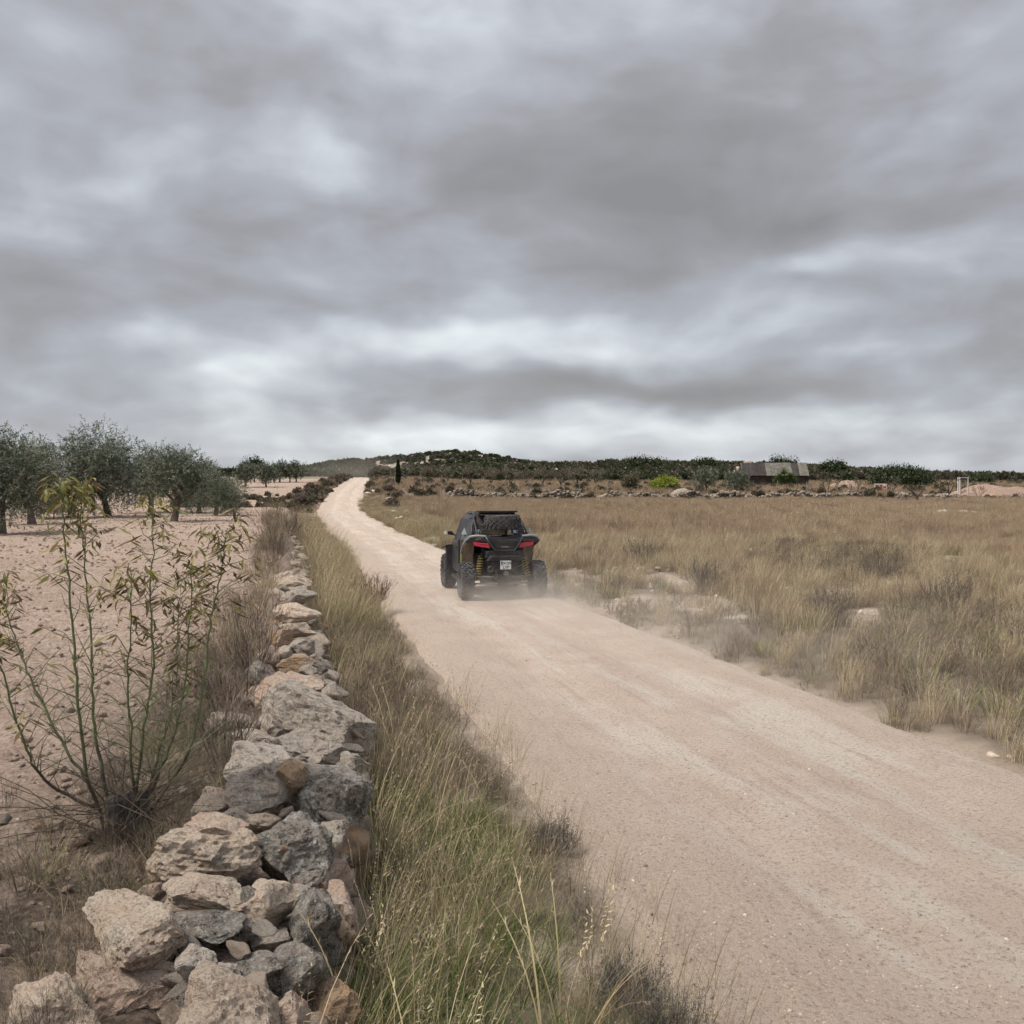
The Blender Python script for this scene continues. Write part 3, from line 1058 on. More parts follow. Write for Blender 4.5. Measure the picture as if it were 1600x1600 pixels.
def twig_bush(name, seed, n1, size, wid, cols, n2=6, n3=4, lean=0.75, leaf=None, leafn=0, leafsize=0.02):
    """wiry dry sub-shrub: stems, side twigs, tips"""
    s = Strips(seed)
    r = s.r
    n = n1
    az = r.uniform(0, 2 * np.pi, n)
    base = np.stack([.12 * size * np.cos(az), .12 * size * np.sin(az), np.full(n, -.02)], -1)
    cen = s.blades(base, az, r.uniform(0, lean, n), r.normal(0.2, .3, n), size * r.uniform(.55, 1.0, n), np.full(n, wid * 1.6), 4, pick(r, cols, n), pick(r, cols, n))
    for lev, (k, f) in enumerate(((n2, .45), (n3, .26))):
        m_ = len(cen)
        par = np.repeat(np.arange(m_), k)
        N = len(par)
        t = r.uniform(.3, 1.0, N) * (cen.shape[1] - 1)
        i0 = np.clip(np.floor(t).astype(int), 0, cen.shape[1] - 2)
        fr = (t - i0)[:, None]
        p = cen[par, i0] * (1 - fr) + cen[par, i0 + 1] * fr
        d = cen[par, -1] - cen[par, 0]
        paz = np.arctan2(d[:, 1], d[:, 0])
        cen = s.blades(p, paz + r.normal(0, .9, N), r.uniform(.1, 1.15, N), r.normal(0, .4, N), size * f * r.uniform(.5, 1.2, N),
                       np.full(N, wid * (1.1 if lev == 0 else .8)), 2, pick(r, cols, N), pick(r, cols, N))
    if leafn:
        N = leafn
        par = r.integers(0, len(cen), N)
        p = cen[par, -1] + r.normal(0, .02 * size, (N, 3))
        d = r.normal(0, 1, (N, 3)) + np.array([0, 0, .6])
        s.leaves(p, d, r.normal(0, 1, (N, 3)), leafsize * r.uniform(.6, 1.4, N), leafsize * .4 * r.uniform(.7, 1.3, N), pick(r, leaf, N))
    return s.mesh(name, M['twig'])


# ------------------------------------------------------------------ grass along the wall (uncountable)
near_protos = [
    tuft('grass_tuft', 1, 26, .12, .50, 1.0, .0052, .42, .34, STRAW + OLIVEG, STRAW, 5, (.20, .06), .45, .036),
    tuft('grass_tuft', 2, 20, .14, .60, 1.08, .0058, .40, .42, STRAW, STRAW, 5, (.26, .02), .4, .040),
    tuft('grass_tuft', 3, 50, .15, .25, .62, .0062, .60, .75, GREEN, GREEN + OLIVEG, 5, (.10, 0)),
    tuft('grass_tuft', 4, 48, .16, .30, .72, .0056, .58, .65, GREEN + OLIVEG, OLIVEG + STRAW, 5, (.14, 0)),
    tuft('grass_tuft', 5, 56, .15, .20, .55, .0042, .70, .60, BROWN + GREY, BROWN + STRAW, 4, (.14, .05)),
    twig_bush('dry_twigs', 6, 11, .42, .0036, GREY + BROWN, 6, 4),
    twig_bush('dry_twigs', 7, 12, .36, .0034, GREY, 6, 5),
    tuft('grass_tuft', 8, 12, .12, .5, .95, .0032, .60, .35, BROWN + STRAW, BROWN + STRAW, 5, (.30, .0), .9, .024),
    tuft('grass_tuft', 9, 60, .14, .15, .42, .0046, .75, .8, STRAW + OLIVEG + GREEN, STRAW, 4, (.1, 0)),
    tuft('grass_tuft', 10, 5, .10, .75, 1.15, .0105, .30, .75, [(.50, .40, .20), (.42, .34, .18)], [(.56, .46, .28)], 7, (.30, .05), .4, .034),
]


def verge_left():
    P, RZ, SC, ID = [], [], [], []
    r = rng
    y = 2.3
    cells = np.arange(2.3, 62, 0.5)
    for y0 in cells:
        a, b = float(wall_x(y0)) + .42, float(road_left(y0)) - (.22 if y0 < 26 else .05)
        wdt = max(b - a, .3)
        dens = 52 if y0 < 9 else 36 if y0 < 20 else 16 if y0 < 36 else 9
        n = int(dens * wdt * 0.5)
        u = r.uniform(0, 1, n)
        yy = y0 + r.uniform(0, .5, n)
        xx = a + u * wdt
        keep = np.ones(n, bool)
        bare = fbm(xx * .8, yy * .8, 3, 91)
        keep &= ~((u > .78) & (bare > .22) & (r.uniform(0, 1, n) < .75))
        zone = fbm(xx * .5 + 9, yy * .28, 3, 93)
        for x_, y_, u_, z_, k_ in zip(xx, yy, u, zone, keep):
            if not k_:
                continue
            q_ = r.uniform()
            far_purple = 8.2 < y_ < 17          # the duller stretch of wiry dry growth beside the boulders
            if q_ > .968 and u_ < .8 and y_ < 12:
                i, sc = 9, r.uniform(.7, 1.0)
            elif u_ > .86:
                i = 6 if q_ < .34 else 5 if q_ < .5 else 7 if q_ < .66 else 8 if q_ < .84 else 4
                sc = r.uniform(.35, .75)
            elif far_purple:
                i = 5 if q_ < .32 else 6 if q_ < .54 else 4 if q_ < .74 else 1 if q_ < .80 else 0 if q_ < .84 else 3
                sc = r.uniform(.55, .95) * (1.05 - .35 * u_)
            elif y_ < 9:
                if z_ > -.28:
                    i = 2 if q_ < .48 else 3 if q_ < .66 else 0 if q_ < .72 else 1 if q_ < .80 else 4
                else:
                    i = 0 if q_ < .16 else 1 if q_ < .28 else 4 if q_ < .58 else 3 if q_ < .76 else 2 if q_ < .9 else 7
                sc = r.uniform(.5, .95) * (1.05 - .42 * u_)
            else:
                i = 0 if q_ < .26 else 1 if q_ < .44 else 3 if q_ < .64 else 4 if q_ < .84 else 5
                sc = r.uniform(.7, 1.15) * (1.1 - .25 * u_)
            P.append((x_, y_, gz(x_, y_)))
            RZ.append(r.uniform(-.6, .6))
            SC.append(sc)
            ID.append(i)
    for k in range(110):                        # stray stems leaning out over the edge of the track
        y_ = 3.2 + 9 * r.uniform() ** 1.3
        x_ = float(road_left(y_)) + r.uniform(-.35, .25)
        P.append((x_, y_, float(road_z(x_, y_))))
        RZ.append(r.uniform(-.6, .6))
        SC.append(r.uniform(.35, .8))
        ID.append(7)
    scatter('grass', near_protos, P, RZ, SC, ID, 'tall dry and green grass filling the verge between stone wall and track', 'grass')


verge_left()

# ------------------------------------------------------------------ grassland right of the track (uncountable)
far_protos = [
    tuft('grass_tuft', 21, 120, .30, .45, .85, .0095, .22, .30, FIELD, FIELD, 3, (.10, .03)),
    tuft('grass_tuft', 22, 120, .32, .40, .75, .0095, .25, .35, FIELD + BROWN, FIELD, 3, (.08, .03)),
    tuft('grass_tuft', 23, 110, .30, .40, .80, .0090, .26, .30, STRAW, STRAW, 3, (.12, .03)),
    tuft('grass_tuft', 24, 110, .28, .25, .55, .0085, .35, .45, BROWN + GREY, BROWN + FIELD, 3, (.06, 0)),
    tuft('grass_tuft', 25, 100, .26, .25, .60, .0080, .40, .55, OLIVEG + GREEN, OLIVEG + STRAW, 3, (.06, 0)),
    twig_bush('dry_twigs', 26, 14, .50, .0070, GREY + BROWN, 6, 4),
    twig_bush('dry_twigs', 27, 14, .45, .0065, GREY + BROWN, 6, 5),
    tuft('grass_tuft', 28, 70, .16, .45, .85, .0060, .32, .40, STRAW, STRAW, 4, (.16, .04), .3, .04),
    tuft('grass_tuft', 29, 70, .18, .20, .45, .0060, .42, .50, BROWN + GREY, BROWN + STRAW, 3, (.10, 0)),
]


def grassland():
    r = rng
    P, RZ, SC, ID = [], [], [], []
    n, nn_ = 58000, 15500
    yy = np.concatenate([30 + 57 * r.uniform(0, 1, n) ** 0.8, r.uniform(5, 40, nn_)])
    xx = np.concatenate([r.uniform(-17, 58, n), r.uniform(-3, 27, nn_)])
    rr = road_right(yy)
    d = xx - rr
    ok = (d > -.12 + .35 * fbm(xx * .8, yy * .8, 3, 29)) & (xx < .57 * yy + 3.5)
    xx, yy, d = xx[ok], yy[ok], d[ok]
    n1 = fbm(xx * .16, yy * .10, 3, 41)
    n2 = fbm(xx * .42, yy * .30, 3, 43)
    n3 = fbm(xx * .08, yy * .05, 3, 47)
    u = r.uniform(0, 1, len(xx))
    q = r.uniform(0, 1, len(xx))
    for x_, y_, d_, a_, b_, c_, u_, q_ in zip(xx, yy, d, n1, n2, n3, u, q):
        mid = y_ < 40 and d_ < 16
        if mid:
            # patchy: gravel shows between islands of grass and wiry growth
            if (b_ + .7 * a_ > (.36 if d_ > 3.0 or y_ > 17 and d_ > 1.0 else .62) and u_ < .90) or u_ < .06:
                continue
            if d_ < 1.6:
                if u_ < .22:
                    continue
                i = 8 if q_ < .30 else 6 if q_ < .42 else 5 if q_ < .52 else 7 if q_ < .76 else 3 if q_ < .92 else 4
                sc = r.uniform(.45, .9) * (.65 + .35 * min(1, d_ / 1.2))
            elif a_ < -.16:
                i = 5 if q_ < .20 else 6 if q_ < .26 else 3 if q_ < .58 else 8 if q_ < .74 else 4 if q_ < .86 else 7
                sc = r.uniform(.4, .75)
            else:
                i = 7 if q_ < .30 else 2 if q_ < .40 else 8 if q_ < .66 else 1 if q_ < .84 else 3 if q_ < .93 else 4
                sc = r.uniform(.45, .8)
        else:
            if u_ < (.10 if y_ < 60 else .30):
                continue
            if b_ > .40 and y_ < 62 and u_ < .9:
                continue
            if a_ < -.34:
                i = 3 if q_ < .35 else 1 if q_ < .9 else 5
            else:
                i = 0 if q_ < .38 else 1 if q_ < .66 else 2 if q_ < .88 else 3 if q_ < .97 else 4
            sc = r.uniform(.5, .9) * (1 + .35 * c_)
            if -0.2 < d_ < 3 and y_ > 24:
                i = 4 if q_ < .30 else 2 if q_ < .7 else 3
                sc *= .8
        P.append((x_, y_, 0))
        RZ.append(r.uniform(-.8, .8))
        SC.append(sc)
        ID.append(i)
    P = np.array(P)
    P[:, 2] = ground_z(P[:, 0], P[:, 1])
    print('grassland tufts', len(P))
    scatter('grassland', far_protos, P, RZ, SC, ID, 'straw coloured grassland with wiry dry growth right of the track', 'grass')


grassland()

# clods and pebbles
clods = [rock('clod', (1, .85, .6), 500 + k, 1 if k < 3 else 2, 5, .16, M['field'], detail=False) for k in range(5)]
M['pebble'] = plain('pebble', (0.47, 0.39, 0.315), .9, spec=.1, var=.25, scale=1.5)
M['pebbledark'] = plain('dark_pebble', (0.24, 0.19, 0.15), .9, spec=.1, var=.25, scale=1.5)
M['pebblepale'] = plain('pale_pebble', (0.56, 0.49, 0.41), .9, spec=.1, var=.15, scale=1.5)
pebs = [rock('pebble', (1, .8, .6), 520 + k, 2, 6, .12, M[('pebble', 'pebbledark', 'pebblepale', 'pebble')[k]], detail=False) for k in range(4)]


def cloddy():
    r = rng
    n = 30000
    yy = 3 + 62 * r.uniform(0, 1, n) ** 0.9
    xx = wall_x(yy) - .35 - r.uniform(0, 1, n) ** 1.0 * (.62 * yy + 1 + wall_x(yy))
    ok = (xx < wall_x(yy) - .3) & (xx > -.56 * yy - 1.5) & (fbm(xx * .35, yy * 1.1, 3, 55) + r.uniform(-.5, .5, n) > .05)
    xx, yy = xx[ok], yy[ok]
    zz = ground_z(xx, yy)
    sc = np.exp(r.normal(-3.65, .72, len(xx))) * (1 + yy * .022)
    sc = np.clip(sc, .008, .11)
    scatter('soil_clods', clods, np.stack([xx, yy, zz + sc * .05], -1), r.uniform(0, 6.28, len(xx)), sc, r.integers(0, 5, len(xx)),
            'crumbly clods and small stones strewn over the ploughed field', 'soil', tilt=r.uniform(-.4, .4, (len(xx), 2)))


cloddy()


def gravelly():
    r = rng
    n = 15000
    yy = 4 + 26 * r.uniform(0, 1, n) ** 1.5
    s = r.uniform(0, 1, n)
    s = np.where(r.uniform(0, 1, n) < .6, s * .45 - .02, s)
    xx = road_left(yy) + s * (road_right(yy) - road_left(yy))
    zz = road_z(xx, yy)
    sc = np.clip(np.exp(r.normal(-4.75, .45, n)), .004, .05)
    scatter('gravel', pebs, np.stack([xx, yy, zz], -1), r.uniform(0, 6.28, n), sc, r.choice([0, 0, 0, 1, 1, 3, 3, 0, 1, 2], n), 'loose gravel on the beaten track', 'gravel',
            tilt=r.uniform(-.5, .5, (n, 2)))
    n = 2600
    yy = 8 + 30 * r.uniform(0, 1, n)
    xx = road_right(yy) + r.uniform(.1, 12, n)
    ok = fbm(xx * .42, yy * .30, 3, 43) + .7 * fbm(xx * .16, yy * .10, 3, 41) > .12
    xx, yy = xx[ok], yy[ok]
    sc = np.clip(np.exp(r.normal(-3.1, .55, len(xx))), .015, .16)
    scatter('stone_litter', pebs, np.stack([xx, yy, ground_z(xx, yy)], -1), r.uniform(0, 6.28, len(xx)), sc, r.choice([0, 2, 3], len(xx)),
            'pale limestone litter showing between the grass right of the track', 'gravel', tilt=r.uniform(-.5, .5, (len(xx), 2)))


gravelly()


# wiry litter on the bank between the sapling and the wall
def bank_litter():
    r = rng
    P, RZ, SC, ID = [], [], [], []
    n = 760
    for k in range(n):
        y_ = 3.0 + 9.5 * r.uniform() ** 1.2
        u = r.uniform() ** 1.3
        x_ = float(wall_x(y_)) - .45 - u * (1.5 if y_ < 6.5 else .9)
        if r.uniform() < (.25 if u < .6 else .55):
            continue
        q_ = r.uniform()
        P.append((x_, y_, gz(x_, y_)))
        RZ.append(r.uniform(0, 6.28))
        SC.append(r.uniform(.3, .65) * (1 if y_ < 6.5 else .9))
        ID.append(5 if q_ < .34 else 6 if q_ < .68 else 4 if q_ < .84 else 8 if q_ < .92 else 3)
    scatter('dry_undergrowth', near_protos, P, RZ, SC, ID, 'grey wiry undergrowth on the bank left of the stone wall', 'undergrowth')


bank_litter()


def bank_stones():
    r = rng
    n = 260
    yy = 3.0 + 8 * r.uniform(0, 1, n) ** 1.2
    xx = wall_x(yy) - .5 - 1.7 * r.uniform(0, 1, n) ** 1.2
    sc = np.clip(np.exp(r.normal(-3.1, .55, n)), .02, .15)
    scatter('bank_rubble', [variants[0], variants[1], variants[9], variants[2]], np.stack([xx, yy, ground_z(xx, yy) + .1 * sc], -1), r.uniform(0, 6.28, n), sc, r.integers(0, 4, n),
            'small fallen stones on the bank between wall and sapling', 'rubble', tilt=r.uniform(-.4, .4, (n, 2)))


bank_stones()


def wall_brush():
    r = rng
    n = 460
    yy = 11 + 44 * r.uniform(0, 1, n)
    side = r.uniform(0, 1, n)
    xx = wall_x(yy) + np.where(side < .6, r.uniform(-1.0, -.30, n), r.uniform(.25, .55, n))
    ID = r.choice([4, 5, 6, 8, 0, 5, 4], n)
    scatter('wall_brush', near_protos, np.stack([xx, yy, ground_z(xx, yy)], -1), r.uniform(0, 6.28, n), r.uniform(.45, .95, n) * (1 + yy * .008), ID,
            'dry brush crowding both sides of the dwindling far wall', 'brush')


wall_brush()

# ------------------------------------------------------------------ the sapling sprouting from a stump beside the wall
SAP_D = 5.95
sap_x, sap_y = at(192, SAP_D), SAP_D
sap = thing('almond_sapling', 'leggy green stemmed almond regrowth sprouting from an old cut stump beside the wall', 'sapling', (sap_x, sap_y, gz(sap_x, sap_y)))
SO = Vector(sap.location)


def sap_pt(u, v, dep=0.0):
    """point in the sapling's own frame from its sprawl measured on the picture plane at its distance"""
    px, py = u * .375, 740 + v * .375
    D = SAP_D + dep
    return Vector((at(px, D), D, zat(py, D))) - SO


m, t = material('green_shoot')
co = t.n('ShaderNodeTexCoord').outputs['Object']
sepz = t.n('ShaderNodeSeparateXYZ')
t.link(co, sepz.inputs[0])
nn = t.noise(co, 14, 4, .6)
low = t.rng(t.math('ADD', sepz.outputs[2], t.math('MULTIPLY', t.math('SUBTRACT', nn, .5), 1.1)), .30, .75)
col = t.mix(low, (.075, .055, .040), (.135, .155, .075))
col = t.mix(t.math('MULTIPLY', t.rng(t.noise(co, 60, 3, .6), .55, .7), .5), col, (.22, .22, .15))
finish(t, col, .6, None, spec=.3)
M['shoot'] = m

# stump
rs = random.Random(5)
st = MB()
rings = []
n = 16
prof = [(-.10, .16), (.0, .14), (.08, .125), (.18, .12), (.27, .118), (.30, .105)]
vs, fs = [], []
for (z, r_) in prof:
    for k in range(n):
        a = 2 * math.pi * k / n
        rr_ = r_ * (1 + .13 * math.sin(3 * a + 1) + .09 * mnoise.noise(Vector((math.cos(a) * 2, math.sin(a) * 2, z * 9))))
        vs.append((rr_ * math.cos(a), rr_ * math.sin(a), z + (.03 * math.cos(a + 1) if z > .2 else 0)))
for i in range(len(prof) - 1):
    for k in range(n):
        fs.append((i * n + k, i * n + (k + 1) % n, (i + 1) * n + (k + 1) % n, (i + 1) * n + k))
fs.append(tuple(range((len(prof) - 1) * n, len(prof) * n)))
st.add(vs, fs)
stump_o = st.build('stump', M['stump'], sap)
stump_o.location = sap_pt(525, 1545, 0.0) * 1.0
stump_o.location.z = 0.0

STEMS = [  # waypoints on the picture plane, base radius, depth drift
    ([(440, 1480), (350, 1200), (315, 850), (290, 500), (265, 200), (255, 50)], .017, -.15),
    ([(455, 1400), (400, 1100), (385, 850), (370, 550), (345, 300), (335, 50)], .016, .12),
    ([(420, 1400), (210, 1300), (110, 1150), (30, 900), (-20, 740), (-50, 560)], .015, -.35),
    ([(370, 1290), (240, 1080), (150, 900), (80, 740), (20, 550), (0, 420)], .013, .25),
    ([(565, 1450), (545, 1100), (530, 850), (545, 650), (548, 420)], .014, -.30),
    ([(560, 1400), (600, 1050), (640, 800), (625, 500), (640, 300), (630, 85)], .015, .18),
    ([(600, 1400), (700, 1150), (760, 950), (790, 650), (800, 320)], .016, .0),
    ([(630, 1400), (790, 1150), (850, 850), (880, 600), (920, 400), (945, 230)], .016, -.12),
    ([(590, 1420), (660, 1180), (730, 900), (740, 620), (760, 420)], .010, .35),
]


def smooth_path(pts, per=5):
    out = []
    n_ = len(pts)
    for i in range(n_ - 1):
        p0, p1, p2, p3 = pts[max(i - 1, 0)], pts[i], pts[i + 1], pts[min(i + 2, n_ - 1)]
        for k in range(per):
            t_ = k / per
            out.append(0.5 * ((2 * p1) + (p2 - p0) * t_ + (2 * p0 - 5 * p1 + 4 * p2 - p3) * t_ ** 2 + (3 * p1 - p0 - 3 * p2 + p3) * t_ ** 3))
    out.append(pts[-1])
    return out


# lance-shaped drooping leaves, a few shapes shared by all
def leaf_mesh(seed, L_, W_, c):
    r_ = random.Random(seed)
    vs, fs, cols = [], [], []
    nseg = 6
    ang = r_.uniform(.1, .5)
    p = Vector((0, 0, 0))
    for k in range(nseg + 1):
        t_ = k / nseg
        w_ = W_ * math.sin(math.pi * min(1, .06 + t_ * .94)) ** .8 * .5 if k < nseg else .0003
        vs += [p + Vector((0, -w_, .18 * w_)), p + Vector((0, 0, -.25 * w_)), p + Vector((0, w_, .18 * w_))]
        p = p + Vector((math.cos(ang), 0, -math.sin(ang))) * (L_ / nseg)
        ang += r_.uniform(.16, .42)
    for k in range(nseg):
        a = 3 * k
        fs += [(a, a + 1, a + 4, a + 3), (a + 1, a + 2, a + 5, a + 4)]
    me = bpy.data.meshes.new('leaf')
    me.from_pydata(vs, [], fs)
    ca = me.color_attributes.new('Col', 'FLOAT_COLOR', 'POINT')
    for i, v in enumerate(vs):
        f_ = .85 + .3 * (i // 3) / nseg
        ca.data[i].color = (c[0] * f_, c[1] * f_, c[2] * f_, 1)
    me.polygons.foreach_set('use_smooth', np.ones(len(fs), dtype=bool))
    me.materials.append(M['leaf'])
    return me


GREENISH = [(.20, .20, .05), (.26, .22, .06), (.15, .16, .05), (.30, .25, .08)]
BROWNISH = [(.13, .085, .04), (.17, .12, .05), (.10, .065, .035), (.20, .14, .06)]
leaf_green = [leaf_mesh(k, .100, .018, GREENISH[k % 4]) for k in range(8)]
leaf_brown = [leaf_mesh(40 + k, .095, .015, BROWNISH[k % 4]) for k in range(8)]
twigs = MB()
leaf_spots = []
rs = random.Random(12)
for si, (way, r0, drift) in enumerate(STEMS):
    nway = len(way)
    raw = [sap_pt(u, v, drift * i / (nway - 1)) for i, (u, v) in enumerate(way)]
    path = smooth_path(raw, 6)
    path = [p + Vector((rs.gauss(0, .004), rs.gauss(0, .006), 0)) for p in path]
    n_ = len(path)
    rad = [r0 * .72 * (1 - .80 * i / (n_ - 1)) for i in range(n_)]
    mb = MB().tube(path, rad, 6)
    mb.build('stem', M['shoot'], sap, smooth=True)
    # side twigs
    for k in range(44):
        t_ = rs.uniform(.12, .97)
        i = min(int(t_ * (n_ - 1)), n_ - 2)
        p = path[i].lerp(path[i + 1], t_ * (n_ - 1) - i)
        a = rs.uniform(0, 6.28)
        up = rs.uniform(.25, 1.2)
        d = Vector((math.cos(a), math.sin(a) * .8, up)).normalized()
        L_ = rs.uniform(.10, .42) * (1.15 - .75 * t_)
        mid_ = p + d * L_ * .5 + Vector((0, 0, rs.uniform(-.02, .03)))
        tip = p + d * L_ + Vector((rs.gauss(0, .02), rs.gauss(0, .02), rs.uniform(-.05, .05)))
        twigs.tube([p, mid_, tip], [.0034, .0024, .0012], 3, caps=False)
        if t_ > .45:
            leaf_spots += [(tip, d, t_, si), (mid_, d, t_, si)]
        if t_ > .66:
            for j in range(4):
                leaf_spots.append((tip + Vector((rs.gauss(0, .02), rs.gauss(0, .02), rs.gauss(0, .02))), Vector((rs.gauss(0, 1), rs.gauss(0, 1), .2)).normalized(), t_ - .05, si))
    dens = {0: 60, 1: 60, 5: 22, 6: 70, 7: 60, 3: 20, 8: 30, 2: 12, 4: 16}[si]
    for k in range(dens):
        t_ = 1 - .30 * rs.random() ** 1.4 if si not in (6, 7) else 1 - .45 * rs.random()
        i = min(int(t_ * (n_ - 1)), n_ - 2)
        p = path[i].lerp(path[i + 1], t_ * (n_ - 1) - i)
        leaf_spots.append((p + Vector((rs.gauss(0, .06), rs.gauss(0, .06), rs.gauss(0, .03))), Vector((rs.gauss(0, 1), rs.gauss(0, 1), .4)).normalized(), t_, si))
# low spraying shoots round the stump
base0 = sap_pt(520, 1450)
for k in range(80):
    a = rs.uniform(0, 6.28)
    p = base0 + Vector((rs.gauss(0, .16), rs.gauss(0, .13), rs.uniform(-.06, .18)))
    L_ = rs.uniform(.35, 1.05)
    el_ = rs.uniform(.05, .95)
    d = Vector((math.cos(a) * math.cos(el_) * 1.2, math.sin(a) * math.cos(el_) * .7, math.sin(el_))).normalized()
    pts = [p + d * L_ * f + Vector((0, 0, -.16 * L_ * f * f)) + Vector((rs.gauss(0, .015), rs.gauss(0, .015), rs.gauss(0, .01))) for f in (0, .33, .66, 1)]
    pts = [Vector((q_.x, q_.y, max(q_.z, .02))) for q_ in pts]
    twigs.tube(pts, [.0036, .0030, .0022, .0012], 3, caps=False)
tw = twigs.build('twigs', M['shoot'], sap)
tw['kind'] = 'stuff'
rs.shuffle(leaf_spots)
extra = Strips(77)
leaf_spots.sort(key=lambda s_: -s_[2] + .25 * rs.random())
for k, (p, d, t_, si) in enumerate(leaf_spots[:1500]):
    brown = rs.random() < (.35 if si in (0, 1, 5) else .72 if si in (6, 7) else .6)
    sc_ = rs.uniform(.6, 1.25)
    a = math.atan2(d.y, d.x) + rs.gauss(0, .7)
    if k < 296:
        child('leaf', rs.choice(leaf_brown if brown else leaf_green), sap, p, (rs.gauss(0, .5), rs.gauss(-.1, .5), a), (sc_, sc_, sc_))
    else:
        c_ = rs.choice(BROWNISH if brown else GREENISH)
        extra.leaves(np.array([p]), np.array([[math.cos(a), math.sin(a), -.5]]), np.array([[rs.gauss(0, .4), rs.gauss(0, .4), 1.0]]), np.array([.10 * sc_]),
                     np.array([.018 * sc_]), np.array([c_]))
fo = child('foliage', extra.mesh('foliage', M['leaf']), sap)
fo['kind'] = 'stuff'


# ------------------------------------------------------------------ trees
def limb(mb, p, d, L_, r_, lev, rs_, ends, sides=6, spread=.6, segs=4, up=.12, minr=.008):
    pts, rad = [p.copy()], [r_]
    cur = p.copy()
    for k in range(segs):
        d = (d + Vector((rs_.gauss(0, .16), rs_.gauss(0, .16), rs_.gauss(up, .12)))).normalized()
        cur = cur + d * (L_ / segs)
        pts.append(cur.copy())
        rad.append(max(minr, r_ * (1 - .55 * (k + 1) / segs)))
    mb.tube(pts, rad, sides if lev == 0 else max(3, sides - 2 * lev), caps=False)
    ends.append((cur.copy(), d.copy(), lev))
    return pts, rad, d


def grow(mb, p, d, L_, r_, lev, maxlev, rs_, ends, nb=3, ratio=.68, spread=.75, up=.10, sides=6, minr=.006):
    pts, rad, d2 = limb(mb, p, d, L_, r_, lev, rs_, ends, sides, spread, 4, up, minr)
    if lev >= maxlev:
        return
    for k in range(nb):
        i = len(pts) - 1 if k == 0 else rs_.randint(2, len(pts) - 1)
        a = rs_.uniform(0, 6.28)
        o_ = d2.orthogonal().normalized()
        o_ = (o_ * math.cos(a) + d2.cross(o_) * math.sin(a))
        dd = (d2 + o_ * spread * rs_.uniform(.6, 1.2)).normalized()
        grow(mb, pts[i], dd, L_ * ratio * rs_.uniform(.8, 1.15), rad[i] * .72, lev + 1, maxlev, rs_, ends, nb, ratio, spread, up, sides, minr)


OLIVE = [(.08, .096, .058), (.118, .137, .087), (.195, .213, .152), (.054, .068, .038), (.265, .283, .22)]


def olive_meshes(seed, H, W_, leafL=.12, leafW=.032, ntw=1500, trunk=.16, low=.24):
    """an olive: short trunk, spreading limbs, loose silvery crown"""
    rs_ = random.Random(seed)
    mb, ends = MB(), []
    th = H * rs_.uniform(.20, .26)
    lean = Vector((rs_.gauss(0, .12), rs_.gauss(0, .12), 1)).normalized()
    base = [Vector((0, 0, -.15)), Vector((0, 0, .1)), lean * th * .6, lean * th]
    mb.tube(base, [trunk * 1.5, trunk * 1.1, trunk * .85, trunk * .8], 8)
    for k in range(4):
        a = 1.57 * k + rs_.uniform(-.5, .5)
        grow(mb, lean * th, Vector((math.cos(a) * .75, math.sin(a) * .75, 1)).normalized(), H * .30, trunk * .55, 1, 3, rs_, ends, 3, .66, .7, .06, 7, .008)
    r = np.random.default_rng(seed)
    s = Strips(seed)
    nl = 16
    la = r.uniform(0, 6.28, nl)
    lr = W_ * .5 * np.sqrt(r.uniform(.02, .62, nl))
    lz = H * (low + .16 + (.92 - low - .28) * r.uniform(0, 1, nl) ** 1.1)
    shrink = np.clip(1.25 - (lz / H) * .75, .35, 1)
    cen = np.stack([lr * np.cos(la) * shrink, lr * np.sin(la) * shrink, lz], -1)
    rad = W_ * r.uniform(.13, .24, nl)
    sp_ = r.uniform(-.16, .16, (3, 2)) * W_
    cen = np.concatenate([cen, [[0, 0, H * .52], [sp_[0, 0], sp_[0, 1], H * .86], [sp_[1, 0], sp_[1, 1], H * .78], [sp_[2, 0], sp_[2, 1], H * .70]]])
    rad = np.concatenate([rad, [W_ * .24, W_ * .09, W_ * .12, W_ * .15]])
    nl = len(rad)
    k = r.choice(nl, ntw, p=rad ** 2 / (rad ** 2).sum())
    v = r.normal(0, 1, (ntw, 3))
    v /= np.linalg.norm(v, axis=1, keepdims=True)
    rr_ = rad[k] * (.45 + .65 * r.uniform(0, 1, ntw) ** .6)
    p = cen[k] + v * rr_[:, None] * np.array([1, 1, 1.05])
    d = v * .7 + r.normal(0, .45, (ntw, 3)) + np.array([0, 0, .35])
    droop = r.uniform(0, 1, ntw) < .35
    d[droop, 2] -= 1.0
    d /= np.linalg.norm(d, axis=1, keepdims=True)
    ok = p[:, 2] > H * low * .72
    p, d = p[ok], d[ok]
    m_ = 11
    n_ = len(p)
    tl = r.uniform(.20, .48, n_)
    tt = np.tile(np.linspace(0, 1, m_), n_)
    kk = np.repeat(np.arange(n_), m_)
    pp = p[kk] + d[kk] * (tt * tl[kk])[:, None]
    ld = d[kk] * .8 + r.normal(0, .55, (len(kk), 3))
    tone = pick(r, OLIVE, n_, .18)[kk] * (1 + r.normal(0, .18, (len(kk), 1)))
    s.leaves(pp, ld, r.normal(0, 1, (len(kk), 3)), leafL * r.uniform(.7, 1.2, len(kk)), leafW * r.uniform(.7, 1.2, len(kk)), np.clip(tone, .01, 1))
    return mb.mesh('trunk', M['bark'], True), s.mesh('crown', M['leaf'])


def plant(name, label, cat, meshes, x, y, rz=0.0, scale=1.0, group=None, z=None, parts=('trunk', 'crown')):
    o = thing(name, label, cat, (x, y, gz(x, y) if z is None else z), rz, group)
    o.scale = (scale,) * 3 if not hasattr(scale, '__len__') else scale
    for nm, me in zip(parts, meshes):
        child(nm, me, o)
    return o


